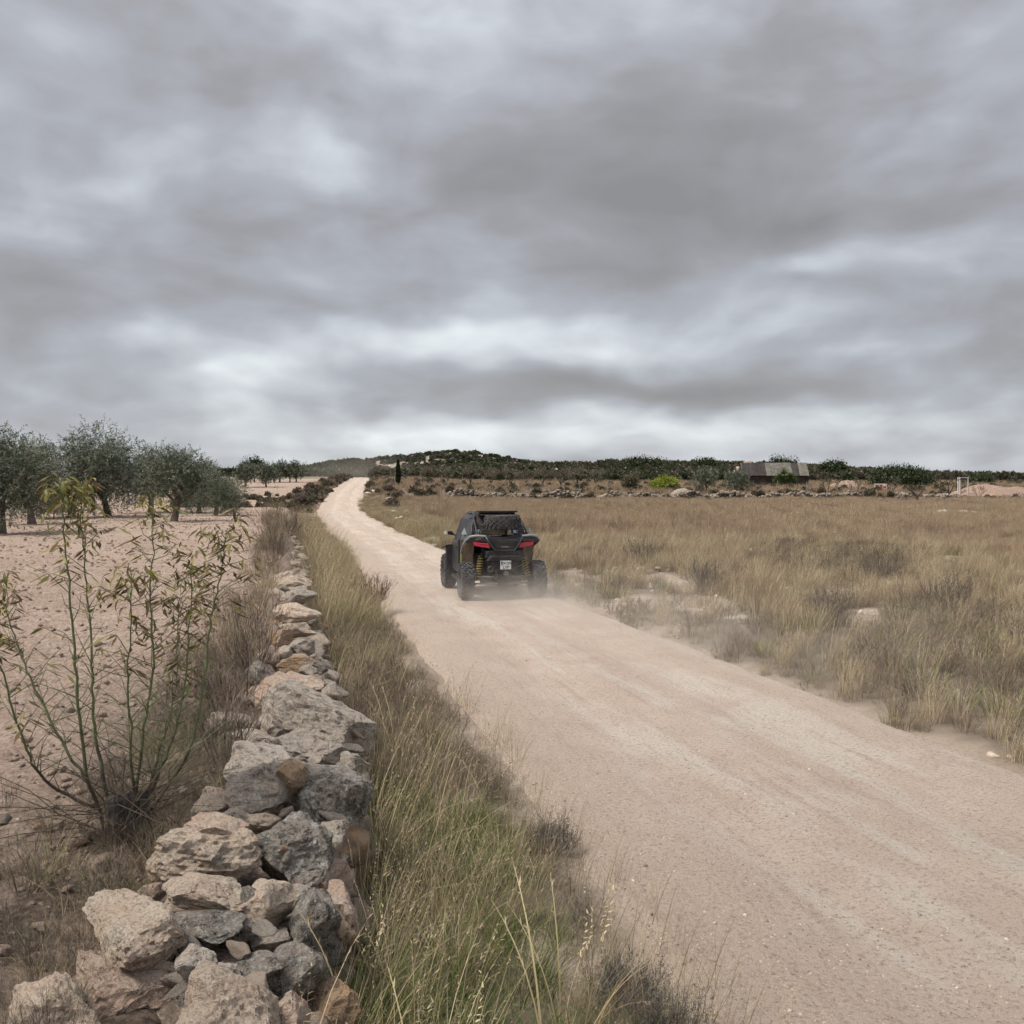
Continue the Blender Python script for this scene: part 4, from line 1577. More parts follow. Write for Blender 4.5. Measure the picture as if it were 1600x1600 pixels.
olv = [olive_meshes(201, 4.6, 4.3, ntw=2700, low=.10), olive_meshes(202, 4.5, 5.2, ntw=3200, low=.07), olive_meshes(203, 4.2, 4.4, ntw=2700, low=.08), olive_meshes(204, 4.0, 3.4, ntw=2000, low=.13)]
near_olives = [  # column and row of the trunk foot, top row, variant, spin, label
    (2, 834, 648, 0, .3, 'tall olive tree cut by the left edge, its crown rising highest'),
    (50, 820, 690, 3, 2.1, 'olive tree with a dark bare trunk, second from the left edge'),
    (112, 808, 668, 1, 1.0, 'broad olive tree behind the top of the almond sapling'),
    (168, 806, 682, 2, 4.1, 'olive tree with drooping boughs right of the broad one'),
    (272, 815, 690, 3, .2, 'slim upright olive tree with a clear pale trunk standing forward of its row'),
    (236, 799, 684, 0, 5.2, 'dark olive tree just behind and left of the slim upright one'),
    (311, 800, 716, 2, 2.7, 'middling olive tree right behind the slim upright one'),
    (337, 804, 733, 1, 3.6, 'low olive tree with a short forked trunk near the right end of the row'),
    (352, 795, 738, 3, 1.7, 'last low olive tree at the right end of the near rows'),
]
heights = [4.6, 4.5, 4.2, 4.0]
for px, py, top, k, spin, lab in near_olives:
    zf = .6
    D = (CAM_H - zf) * F / (py - HORIZON)
    x_ = at(px, D)
    H = (py - top) * D / F
    hs_ = H / heights[k]
    plant('olive_tree', lab, 'tree', olv[k], x_, D, spin, (hs_ * 1.14, hs_ * 1.14, hs_), 'olive trees of the near grove')
far_olv = [olive_meshes(221, 3.0, 3.0, .17, .06, 700, .12, .28), olive_meshes(222, 3.0, 2.7, .17, .06, 650, .12, .3)]
for i, (px, py, top) in enumerate([(383, 767, 728), (398, 760, 730), (416, 766, 727), (428, 758, 728), (437, 761, 726), (453, 757, 729), (463, 759, 725)]):
    D = 104 if py > 762 else 118
    x_ = at(px, D)
    z_ = zat(py, D)
    plant('olive_tree', ['small olive tree at the left end of the upper terrace', 'small olive tree second along the upper terrace',
                         'small olive tree third along the upper terrace, standing forward', 'small olive tree fourth along the upper terrace',
                         'small olive tree fifth along the upper terrace', 'small olive tree sixth along the upper terrace',
                         'small olive tree at the right end of the upper terrace near the track'][i], 'tree',
          far_olv[i % 2], x_, D, i * 1.3, (py - top) * D / F / 3.0, 'olive trees of the upper terrace', z=gz(x_, D) - .05)


def leaf_dome(name, seed, n_, lobes, leaf, cols, flat=1.0, up=.5):
    """dense evergreen mass: small leaf faces over lobes"""
    s = Strips(seed)
    r = s.r
    L_ = np.array(lobes, dtype=float)
    a = (L_[:, 3] * L_[:, 4])
    k = r.choice(len(L_), n_, p=a / a.sum())
    v = r.normal(0, 1, (n_, 3))
    v /= np.linalg.norm(v, axis=1, keepdims=True)
    sh = .50 + .56 * r.uniform(0, 1, n_) ** .6
    p = L_[k, :3] + v * sh[:, None] * L_[k][:, [3, 3, 4]]
    lump = 1 + .12 * np.sin(p[:, 0] * 5.1) * np.cos(p[:, 1] * 4.3 + p[:, 2] * 6)
    p = (p - L_[k, :3]) * lump[:, None] + L_[k, :3]
    ok = p[:, 2] > -.1
    p, v = p[ok], v[ok]
    N = len(p)
    d = v + r.normal(0, .7, (N, 3)) + np.array([0, 0, up])
    s.leaves(p, d, r.normal(0, 1, (N, 3)), leaf * r.uniform(.6, 1.5, N), leaf * .5 * r.uniform(.7, 1.3, N), pick(r, cols, N, .2))
    q2 = r.choice(len(L_), n_ // 2, p=a / a.sum())
    v2 = r.normal(0, 1, (n_ // 2, 3))
    v2 /= np.linalg.norm(v2, axis=1, keepdims=True)
    p2 = L_[q2, :3] + v2 * r.uniform(.25, .78, (n_ // 2, 1)) * L_[q2][:, [3, 3, 4]]
    p2 = p2[p2[:, 2] > -.1]
    N2 = len(p2)
    s.leaves(p2, r.normal(0, 1, (N2, 3)), r.normal(0, 1, (N2, 3)), leaf * 2.4 * r.uniform(.6, 1.3, N2), leaf * 1.6 * r.uniform(.7, 1.3, N2), pick(r, cols, N2, .15))
    return s.mesh(name, M['leaf'])


def lobes_for(seed, W_, H, n_=9):
    rs_ = random.Random(seed)
    out = [(0, 0, H * .40, W_ * .33, H * .55)]
    for k in range(n_):
        a = rs_.uniform(0, 6.28)
        d = W_ * .5 * rs_.uniform(.25, .72)
        hh = H * rs_.uniform(.08, .62) * (1.2 - 1.3 * d / W_)
        out.append((math.cos(a) * d, math.sin(a) * d * .7, hh, W_ * rs_.uniform(.14, .25), H * rs_.uniform(.28, .44)))
    return out


DARKG = [(.035, .050, .020), (.050, .066, .026), (.028, .040, .018), (.066, .082, .034)]
SCRUBC = [(.105, .088, .060), (.085, .075, .050), (.13, .108, .078), (.07, .068, .042), (.09, .095, .05)]
stem_mesh = MB().tube([(0, 0, -.2), (.05, 0, .5), (.0, .05, 1.0)], [.10, .07, .04], 5).mesh('trunk', M['darkbark'])


def bush(label, px0, px1, top, foot, D, cols, seed, leaf=.22, n_=2600, name='evergreen_bush', cat='bush', group=None):
    x_ = at((px0 + px1) / 2, D)
    W_ = (px1 - px0) * D / F
    z0 = zat(foot, D)
    H = (foot - top) * D / F
    z0 = min(z0, gz(x_, D) + .1)
    H = zat(top, D) - z0
    o = thing(name, label, cat, (x_, D, z0), 0, group)
    child('crown', leaf_dome('crown', seed, int(n_ * 1.9), lobes_for(seed, W_ * 1.12, H * 1.0, 14), leaf * .68, cols), o)
    child('trunk', stem_mesh, o)
    return o


bush('low dark evergreen thicket on the skyline left of the boulder heap', 945, 1072, 711, 742, 205, DARKG, 301, .40, 4200, 'evergreen_thicket')
bush('small dark evergreen on the skyline right of the low thicket', 1070, 1122, 713, 738, 200, DARKG, 302, .36)
bush('rounded dark evergreen rising behind the shed roof', 1192, 1248, 709, 745, 160, DARKG, 303, .30, 3000)
bush('dark evergreen alone on the stony ridge right of the shed', 1273, 1333, 715, 742, 170, DARKG, 304, .30, 2800)
bush('broad dark evergreen thicket in the middle of the right hand skyline', 1345, 1475, 724, 770, 125, DARKG, 305, .26, 6500, 'evergreen_thicket')
bush('dark evergreen behind the white frame near the right edge', 1498, 1566, 737, 772, 135, DARKG, 306, .26, 3000)
bush('dark evergreen cut by the right edge', 1560, 1625, 745, 775, 140, DARKG, 307, .26, 2400)
bush('dark green evergreen clump at the right foot of the hill', 722, 800, 713, 745, 215, [(.045, .068, .022), (.06, .085, .03), (.035, .05, .02)], 308, .34, 3600)
bush('far round pine showing above the upper olive terrace', 362, 420, 711, 750, 210, DARKG, 309, .34, 2600, 'pine_tree', 'tree')
bush('bright yellow green bush standing alone in the dry field', 1017, 1062, 739, 767, 112, [(.27, .31, .04), (.34, .37, .06), (.20, .25, .04)], 310, .16, 2600, 'bright_bush')
bush('dusky leafless looking bush left of the bright yellow green one', 968, 1001, 737, 765, 114, [(.11, .105, .055), (.085, .08, .05), (.13, .11, .07)], 311, .15, 1500, 'dry_bush')

ol2 = [olive_meshes(231, 3.2, 3.3, .15, .05, 900, .10, .26), olive_meshes(232, 2.9, 4.2, .15, .05, 900, .10, .14)]
for px, py, top, k, D, lab in [(1102, 774, 731, 0, 104, 'round olive tree on a thin trunk left of the shed'),
                               (1150, 770, 734, 1, 108, 'wide low olive tree in front of the shed gable')]:
    x_ = at(px, D)
    z0 = gz(x_, D) - .05
    plant('olive_tree', lab, 'tree', ol2[k], x_, D, k * 2.0, (zat(top, D) - z0) / (3.2, 2.9)[k], None, z=z0)

# strap leaved plant before the shed
s = Strips(61)
r = s.r
n = 900
hub = r.integers(0, 7, n)
hc = np.array([[-.6, 0, 1.1], [.0, .1, 1.6], [.7, 0, 1.2], [-.2, 0, .8], [.4, .1, .7], [-.9, .1, .6], [1.0, 0, .6]])
s.blades(hc[hub] + r.normal(0, .08, (n, 3)), r.uniform(0, 6.28, n), r.uniform(.1, 1.7, n), r.uniform(0, .5, n), r.uniform(.5, 1.0, n), np.full(n, .06), 3,
         pick(r, [(.05, .09, .02), (.075, .12, .03), (.10, .15, .04)], n), pick(r, [(.08, .13, .035), (.13, .18, .05)], n))
x_, D = at(1226, 122), 122.0
yz = gz(x_, D)
yuc = thing('strap_leaved_shrub', 'deep green strap leaved shrub growing against the shed front', 'shrub', (x_, D, yz))
yuc.scale = (1.05, 1.05, (zat(729, D) - yz) / 2.4)
child('crown', s.mesh('crown', M['leaf']), yuc)
mb = MB()
for h_ in hc:
    mb.tube([(h_[0] * .2, 0, -.1), (h_[0] * .7, 0, h_[2] * .5), tuple(h_)], [.09, .07, .05], 5)
mb.build('trunk', M['darkbark'], yuc)

# cypress beside the track
s = Strips(62)
r = s.r
n = 2600
zz = r.uniform(.02, 1, n)
rr_ = .30 * np.sin(np.pi * np.clip(zz * .92 + .08, 0, 1)) ** .7 * (1.02 - .55 * zz) * (.65 + .4 * r.uniform(0, 1, n))
a = r.uniform(0, 6.28, n)
D = 112.0
x_ = at(622, D)
cz = gz(x_, D)
cH = zat(718, D) - cz
p = np.stack([rr_ * np.cos(a), rr_ * np.sin(a), .1 + zz * (cH - .2)], -1)
s.leaves(p, np.stack([np.cos(a) * .35, np.sin(a) * .35, np.ones(n)], -1) + r.normal(0, .15, (n, 3)), r.normal(0, 1, (n, 3)), np.full(n, .22), np.full(n, .08),
         pick(r, [(.022, .032, .015), (.03, .042, .02), (.04, .052, .026)], n))
cyp = thing('cypress_tree', 'slender dark young cypress standing beside the track below the hill', 'tree', (x_, D, cz))
child('crown', s.mesh('crown', M['leaf']), cyp)
child('trunk', MB().tube([(0, 0, -.2), (0, 0, .5), (0, 0, cH * .8)], [.06, .05, .02], 6).mesh('trunk', M['darkbark']), cyp)

# bare almond trees
def bare_tree(seed, H, lev=4, nb=3, trunk=.10, leafy=0, spread=.8, minr=.009, cols=None):
    rs_ = random.Random(seed)
    mb, ends = MB(), []
    th = H * .16
    mb.tube([(0, 0, -.2), (0, 0, .05), (rs_.gauss(0, .05), rs_.gauss(0, .05), th)], [trunk * 1.3, trunk, trunk * .8], 7)
    for k in range(3):
        a = 2.1 * k + rs_.uniform(-.5, .5)
        grow(mb, Vector((0, 0, th * .95)), Vector((math.cos(a) * .8, math.sin(a) * .8, 1)).normalized(), H * .36, trunk * .62, 1, lev, rs_, ends, nb, .66, spread, .08, 6, minr)
    meshes = [mb.mesh('trunk', M['darkbark'])]
    if leafy:
        s_ = Strips(seed)
        r_ = s_.r
        tips = np.array([tuple(e[0]) for e in ends if e[2] >= lev - 1])
        k = r_.integers(0, len(tips), leafy)
        s_.leaves(tips[k] + r_.normal(0, H * .05, (leafy, 3)), r_.normal(0, 1, (leafy, 3)), r_.normal(0, 1, (leafy, 3)), .15 * r_.uniform(.5, 1.3, leafy),
                  .05 * r_.uniform(.6, 1.3, leafy), pick(r_, cols or [(.17, .14, .10), (.12, .11, .07), (.20, .16, .12)], leafy))
        meshes.append(s_.mesh('crown', M['leaf']))
    return meshes


almonds = [bare_tree(401 + k, 3.0, 4, 3, .13, 1500) for k in range(4)]
row = [(588, 752, 722, 126, 'bare almond tree at the edge of the track left of the cypress'),
       (634, 752, 721, 128, 'bare almond tree just right of the cypress'),
       (668, 751, 727, 136, 'small almond tree second from the cypress under the hill'),
       (700, 752, 726, 132, 'small almond tree third from the cypress under the hill'),
       (735, 751, 722, 124, 'forked almond tree in front of the dark green clump at the hill foot'),
       (768, 752, 727, 130, 'almond tree right of the forked one, in the row behind the vehicle'),
       (797, 753, 726, 127, 'almond tree above the vehicle roof, left of centre in the row'),
       (822, 753, 729, 134, 'almond tree above the right side of the vehicle'),
       (848, 753, 727, 128, 'almond tree a little right of the vehicle in the row'),
       (876, 757, 728, 124, 'almond tree leaning in the middle of the row right of the vehicle'),
       (902, 755, 726, 130, 'almond tree third right of the vehicle in the row'),
       (930, 756, 729, 132, 'almond tree at the right end of the row, before the stony slope')]
for i, (px, py, top, D, lab) in enumerate(row):
    x_ = at(px, D)
    z_ = gz(x_, D)
    plant('almond_tree', lab, 'tree', almonds[i % 4], x_, D, i * 1.1, (zat(top, D) - z_) / 3.1, 'almond trees in the row below the hill', z=z_)
bare = [bare_tree(421, 3.0, 4, 3, .10, 0, .75, .014), bare_tree(422, 3.0, 4, 2, .12, 0, .9, .014), bare_tree(423, 3.0, 4, 3, .10, 300, .7, .012)]
for px, py, top, D, k, lab in [(1294, 790, 735, 92, 2, 'grey leafless tree in the field right of the shed'),
                               (1338, 787, 745, 96, 2, 'thin leafless tree before the red and white sign'),
                               (1393, 784, 738, 97, 2, 'slight leafless tree before the broad thicket'),
                               (1483, 784, 728, 93, 0, 'tall leafless tree with a thick fork left of the white frame'),
                               (1530, 790, 754, 86, 0, 'leafless tree with upswept dark boughs before the pink earth heap'),
                               (1597, 788, 768, 90, 2, 'dark leafless bush cut by the right edge')]:
    x_ = at(px, D)
    z_ = gz(x_, D)
    plant('bare_tree', lab, 'tree', bare[k], x_, D, px * .37, (zat(top, D) - z_) / 3.1, None, z=z_)
# pollarded fork
x_, D = at(1433, 84), 84.0
mb = MB()
mb.tube([(0, 0, -.2), (0, 0, .35), (.02, 0, .6)], [.13, .11, .10], 7)
mb.tube([(.02, 0, .55), (-.35, 0, .95), (-.85, .05, 1.35)], [.09, .075, .04], 6)
mb.tube([(.02, 0, .55), (.35, 0, .95), (.65, .0, 1.45)], [.09, .07, .045], 6)
mb.tube([(.35, 0, .95), (.42, .1, 1.3)], [.04, .02], 5)
fk = thing('pollarded_tree', 'cut back leafless tree forking in two bare arms in the grass', 'tree', (x_, D, gz(x_, D)))
mb.build('trunk', M['darkbark'], fk)

# ------------------------------------------------------------------ single shrubs
def shrub(name, label, cat, px, py, D, size, seed, cols, wid=.006, n1=16, leaf=None, leafn=0, leafsize=.03, z=None, lean=.75):
    x_ = at(px, D)
    z_ = gz(x_, D) if z is None else z
    o = thing(name, label, cat, (x_, D, z_))
    child('branches', twig_bush('branches', seed, n1, size, wid, cols, 7, 4, lean, leaf, leafn, leafsize), o)['kind'] = 'stuff'
    return o


shrub('red_shrub', 'small russet shrub leaning over the left edge of the track', 'shrub', 580, 950, 20.0, .62, 601, [(.13, .055, .04), (.10, .05, .035), (.16, .075, .05)], .008, 26,
      [(.15, .06, .04), (.11, .06, .04)], 500, .03, z=.02)
shrub('young_sapling', 'thin brown leaved young sapling beyond the wall at the field edge', 'sapling', 417, 840, 34.0, 1.35, 602, [(.16, .12, .09), (.20, .16, .12)], .010, 7,
      [(.22, .14, .09), (.27, .20, .12)], 220, .06, lean=.45)
for i, (px, D, sz, lab) in enumerate([(395, 10.5, .55, 'reddish dry shrub against the wall behind the dark flat stone'),
                                      (352, 9.0, .55, 'wiry purple grey shrub left of the two flat grey slabs'),
                                      (345, 7.4, .50, 'wiry shrub right of the sapling stems below the slabs'),
                                      (398, 13.5, .55, 'grey shrub left of the wall halfway to the grass tufts'),
                                      (425, 24.0, .80, 'low purple grey shrub left of the wall beyond the pale stones'),
                                      (433, 30.0, .95, 'purple grey shrub at the far end of the visible wall'),
                                      (452, 40.0, 1.0, 'dusky low shrub below the young sapling')]):
    shrub('dry_shrub', lab, 'shrub', px, 0, D, sz, 610 + i, GREY + [(.20, .13, .10)], .0045 + D * .0002, 20)
for i, (px, D, lab) in enumerate([(1052, 4.75, 'dark cushion shrub on the edge of the track in the bottom right of the verge'),
                                  (985, 5.2, 'dark cushion shrub up the verge from the lowest one'),
                                  (862, 7.3, 'dark cushion shrub between verge grass and track, near the pale bare patch')]):
    shrub('cushion_shrub', lab, 'shrub', px, 0, D, .24, 630 + i, [(.12, .112, .10), (.15, .135, .12), (.09, .085, .075)], .0032, 44, [(.12, .12, .10)], 1500, .012, lean=1.3)
for i, (px, D, sz, lab) in enumerate([(1100, 22, .7, 'dark wiry shrub right of the pale gravel patch in the field'),
                                      (1370, 24, .9, 'dark rounded shrub in the middle of the right hand grass'),
                                      (1480, 19, .8, 'grey shrub near the right edge above the green patch'),
                                      (1300, 17, .7, 'greyish shrub at the verge right of the dust'),
                                      (1010, 28, .8, 'dark low shrub by the pale stones right of the vehicle')]):
    shrub('field_shrub', lab, 'shrub', px, 0, D, sz, 640 + i, GREY + [(.10, .085, .07)], .007, 26, [(.13, .12, .07)], 300, .03)

# ------------------------------------------------------------------ scrub on the slopes (uncountable)
scrub_protos = [leaf_dome('scrub_clump', 700 + k, 420, lobes_for(700 + k, 1.9, 1.1, 6), .26, c_) for k, c_ in
                enumerate([DARKG, [(.05, .06, .03), (.07, .075, .04)], SCRUBC, SCRUBC, [(.15, .125, .085), (.12, .10, .075), (.18, .145, .10)]])]
scrub_protos += [tuft('grass_tuft', 711, 90, .55, .45, .85, .030, .3, .3, FIELD, FIELD, 2, (.05, .02)), tuft('grass_tuft', 712, 90, .55, .40, .75, .030, .3, .3, FIELD + BROWN, BROWN, 2, (.05, .02))]


def slopes():
    r = rng
    P, ID, SC = [], [], []
    n = 26000
    yy = 86 + 320 * r.uniform(0, 1, n) ** 1.15
    xx = yy * r.uniform(-.30, .57, n)
    d = xx - road_right(yy)
    dl = road_left(yy) - xx
    n1 = fbm(xx * .05, yy * .03, 3, 81)
    n2 = fbm(xx * .14, yy * .09, 3, 83)
    q = r.uniform(0, 1, n)
    for x_, y_, d_, l_, a_, b_, q_ in zip(xx, yy, d, dl, n1, n2, q):
        hillside = ((x_ + 31) / 42) ** 2 + ((y_ - 330) / 80) ** 2 < 1.25
        if y_ > 186 and d_ < .6 and l_ < .6:
            P.append((x_, y_)); ID.append(1 if q_ < .5 else 2); SC.append(r.uniform(.4, 1.0))
            continue
        if l_ > 0:                                     # left of the track
            if l_ < 1.6 and y_ < 130 and q_ < .6:
                P.append((x_, y_)); ID.append(2 if q_ < .4 else 4 if q_ < .7 else 6); SC.append(r.uniform(.25, .5))
            elif y_ > 190:
                if q_ < .5:
                    P.append((x_, y_)); ID.append(0 if q_ < .25 else 1); SC.append(r.uniform(.8, 1.6))
            continue
        if d_ < .6:
            continue
        if hillside:
            if b_ > .20:
                continue
            P.append((x_, y_)); ID.append(0 if q_ < .28 else 1 if q_ < .46 else 2 if q_ < .62 else 4 if q_ < .78 else 6); SC.append(r.uniform(.4, 1.15))
        elif y_ < 100:
            if q_ < .5:
                P.append((x_, y_)); ID.append(5 if q_ < .30 else 6 if q_ < .47 else 4); SC.append(r.uniform(.5, .8) if q_ < .47 else r.uniform(.25, .4))
        elif y_ < 150:
            if q_ < .80:
                P.append((x_, y_)); ID.append(5 if q_ < .50 else 6 if q_ < .73 else 2 if q_ < .76 else 4); SC.append(r.uniform(.6, 1.0) if q_ < .73 else r.uniform(.3, .55))
        else:
            if b_ > .22 and y_ > 165:
                continue
            if q_ < .75:
                P.append((x_, y_)); ID.append(0 if q_ < .16 else 1 if q_ < .32 else 2 if q_ < .52 else 3 if q_ < .62 else 4 if q_ < .7 else 6); SC.append(r.uniform(.55, 1.35))
    P = np.array(P)
    z = ground_z(P[:, 0], P[:, 1])
    scatter('hillside_scrub', scrub_protos, np.stack([P[:, 0], P[:, 1], z - .1], -1), r.uniform(0, 6.28, len(P)), SC, ID,
            'mass of low dark scrub and dry grass covering the hill and far slopes', 'scrub')
    # bank of scrub left of the track below the upper terrace
    n = 260
    yy = r.uniform(72, 92, n)
    xx = road_left(yy) - .4 - r.uniform(0, 1, n) ** 1.2 * 11
    z = ground_z(xx, yy)
    scatter('bank_scrub', scrub_protos, np.stack([xx, yy, z - .1], -1), r.uniform(0, 6.28, n), r.uniform(.2, .42, n), r.choice([2, 6, 4, 6, 5, 4], n),
            'dusky scrub on the bank between the near grove and the upper terrace', 'scrub')
    # dry growth lining both sides of the far stretch of track
    n = 620
    yy = r.uniform(74, 165, n)
    side = r.uniform(0, 1, n) < .5
    xx = np.where(side, road_left(yy) - .15 - r.uniform(0, 1, n) ** 1.5 * 2.6, road_right(yy) + .15 + r.uniform(0, 1, n) ** 1.5 * 2.6)
    z = ground_z(xx, yy)
    scatter('far_verge', scrub_protos, np.stack([xx, yy, z - .05], -1), r.uniform(0, 6.28, n), r.uniform(.3, .75, n) * np.where(r.uniform(0, 1, n) < .8, 1, .6), r.choice([5, 6, 6, 5, 5, 6, 4], n),
            'dry grass and brown scrub lining the far stretch of the track', 'grass')
    # limestone showing on the slopes
    n = 2600
    yy = 150 + 220 * r.uniform(0, 1, n)
    xx = yy * r.uniform(-.2, .57, n)
    ok = (fbm(xx * .14, yy * .09, 3, 83) > .05) & (xx > road_right(yy) + 3)
    xx, yy = xx[ok], yy[ok]
    sc = r.uniform(.3, 1.2, len(xx))
    scatter('slope_rocks', [variants[0], variants[4], variants[2]], np.stack([xx, yy, ground_z(xx, yy) + .1], -1), r.uniform(0, 6.28, len(xx)), sc, r.choice([0, 1, 1, 2], len(xx)),
            'pale limestone outcrops scattered over the far slopes', 'rocks')


slopes()


def terrace_scrub():
    r = rng
    n = 520
    yy = np.where(r.uniform(0, 1, n) < .45, r.uniform(86, 96, n), r.uniform(98, 124, n))
    px = r.uniform(640, 1600, n)
    xx = (px - 800) / F * yy
    keep = fbm(xx * .12, yy * .2, 3, 66) + r.uniform(-.35, .35, n) > -.02
    xx, yy = xx[keep], yy[keep]
    n = len(xx)
    scatter('terrace_scrub', scrub_protos, np.stack([xx, yy, ground_z(xx, yy) - .08], -1), r.uniform(0, 6.28, n), r.uniform(.22, .62, n), r.choice([2, 3, 4, 1, 2, 3], n),
            'brown and dusky low scrub in bands along the far terraces', 'scrub')


terrace_scrub()

# ------------------------------------------------------------------ heaps, far wall, shed and small things in the field
def heap(name, label, cat, x, y, items, kinds_, seed, part='stone'):
    rs_ = random.Random(seed)
    o = thing(name, label, cat, (x, y, gz(x, y)))
    for dx, dy, dz, s_ in items:
        z_ = gz(x + dx, y + dy) - o.location.z + dz
        me = variants[rs_.choice(kinds_)]
        child(part, me, o, (dx, dy, z_), (rs_.uniform(-.3, .3), rs_.uniform(-.3, .3), rs_.uniform(0, 6.28)), (s_ * 1.25, s_, s_ * rs_.uniform(.6, .95)))
    return o


PALE = [0, 4, 4, 9, 2]
rs = random.Random(71)
# stones cast up beside the track: columns/rows read from the photograph, standing on the ground at their distance
cast = [(588, 779, 11), (608, 779, 8), (577, 784, 9), (586, 787, 5), (591, 786, 5), (604, 788, 12), (613, 793, 9), (599, 790, 6), (616, 799, 7), (625, 795, 6), (634, 799, 9),
        (626, 804, 7), (620, 805, 5), (641, 810, 11), (634, 806, 5), (646, 806, 5), (626, 811, 5), (654, 814, 6), (660, 812, 5), (681, 818, 6), (650, 811, 6), (612, 786, 5), (582, 791, 5)]
rows = [[], []]
for px, py, w_ in cast:
    rows[0 if py < 796 else 1].append((px, py, w_))
for k, lst in enumerate(rows):
    pts = []
    for px, py, w_ in lst:
        D = (CAM_H - .35) * F / (py - HORIZON)
        D = min(D, 96)
        pts.append((at(px, D), D, w_ * D / F * 1.25))
    ox, oy = sum(p[0] for p in pts) / len(pts), sum(p[1] for p in pts) / len(pts)
    heap('stone_heap', ['cast up pale stones on the right bank of the track at the bend', 'line of pale stones on the right bank nearer than the bend'][k], 'stones', ox, oy,
         [(x - ox, y - oy, .12, s_) for x, y, s_ in pts], PALE, 80 + k)
# pale stones in the grass right of the vehicle
items = [(rs.uniform(-.9, .9), rs.uniform(-.7, .7), .05, rs.uniform(.10, .22)) for k in range(14)]
items[0] = (.0, .0, .12, .30)
items[1] = (.45, -.1, .06, .22)
heap('stone_heap', 'small group of pale stones in the grass right of the vehicle', 'stones', at(1002, 27), 27.0, items, PALE, 83)
items = [(rs.uniform(-1.8, 1.8), rs.uniform(-.8, .8), .08 + .25 * rs.random(), rs.uniform(.20, .5)) for k in range(26)]
heap('stone_heap', 'pale stone heap in the grass near the right edge of the field', 'stones', at(1487, 63), 63.0, items, PALE, 84)
items = [(rs.uniform(-2.4, 2.4), rs.uniform(-.5, .5), .05, rs.uniform(.15, .4)) for k in range(16)]
heap('stone_heap', 'low line of pale stones right of the stone heap at the right edge', 'stones', at(1570, 63), 62.0, items, PALE, 85)
# heap of reddish boulders on the skyline
items = []
for k in range(90):
    a, q_ = rs.uniform(0, 6.28), rs.random() ** .6
    items.append((math.cos(a) * 2.6 * q_, math.sin(a) * 1.8 * q_, 2.3 * (1 - q_) * rs.uniform(.75, 1.0), rs.uniform(.35, .8)))
D = 150
hx = at(1170, D)
ho = heap('boulder_heap', 'heap of reddish boulders on the skyline behind the shed', 'boulders', hx, D, items, [1, 6, 9, 1, 5], 86)
ho.location.z = zat(712, D) - 2.75

# terrace wall across the far side of the grassland: low, broken, stones too small to pick apart
def terrace_wall(label, px0, px1, D, H, seed, n_):
    rs_ = random.Random(seed)
    x0, x1 = at(px0, D), at(px1, D)
    o = thing('terrace_wall', label, 'wall', ((x0 + x1) / 2, D, gz((x0 + x1) / 2, D)))
    o['kind'] = 'thing'
    src = []
    for k in range(6):
        me = rock('s', (1, .8, .7), 900 + seed * 7 + k, 1, 6, .15, None, detail=False)
        vv = np.zeros(len(me.vertices) * 3)
        me.vertices.foreach_get('co', vv)
        src.append((vv.reshape(-1, 3), np.array([tuple(p.vertices) for p in me.polygons])))
        bpy.data.meshes.remove(me)
    V_, F_, nv = [], [], 0
    for k in range(n_):
        x_ = rs_.uniform(x0, x1)
        hh = H * (.65 + .5 * float(fbm(x_ * .35, seed * 3.0, 3, 4)))
        y_ = D + rs_.uniform(-.35, .35)
        zz_ = gz(x_, y_) + rs_.uniform(-.05, max(.1, hh))
        s_ = rs_.uniform(.16, .46)
        v_, f_ = rs_.choice(src)
        a_ = rs_.uniform(0, 6.28)
        c_, sn = math.cos(a_), math.sin(a_)
        w_ = v_ * s_
        w_ = np.stack([w_[:, 0] * c_ - w_[:, 1] * sn, w_[:, 0] * sn + w_[:, 1] * c_, w_[:, 2]], -1) + np.array([x_, y_, zz_]) - np.array(o.location)
        V_.append(w_)
        F_.append(f_ + nv)
        nv += len(w_)
    F_ = np.concatenate(F_)
    me = np_mesh('stones', np.concatenate(V_), F_.ravel(), np.arange(len(F_)) * 3, M['farstone'])
    child('stones', me, o)['kind'] = 'stuff'
    return o


m, t = material('far_limestone')
p = pos(t)
n1 = t.noise(p, 1.2, 6, .7)
col = t.mix(t.rng(n1, .35, .65), (.13, .11, .09), (.34, .285, .235))
finish(t, col, .95, None, spec=.1)
M['farstone'] = m
terrace_wall('low broken terrace wall at the far side of the grassland left of the shed', 700, 1020, 91, .95, 1, 1000)
terrace_wall('broken terrace wall with tumbled pale stones in front of the shed', 1020, 1345, 90, 1.05, 2, 1300)
terrace_wall('low stone edging at the foot of the pink earth heap', 1400, 1500, 90, .9, 3, 400)


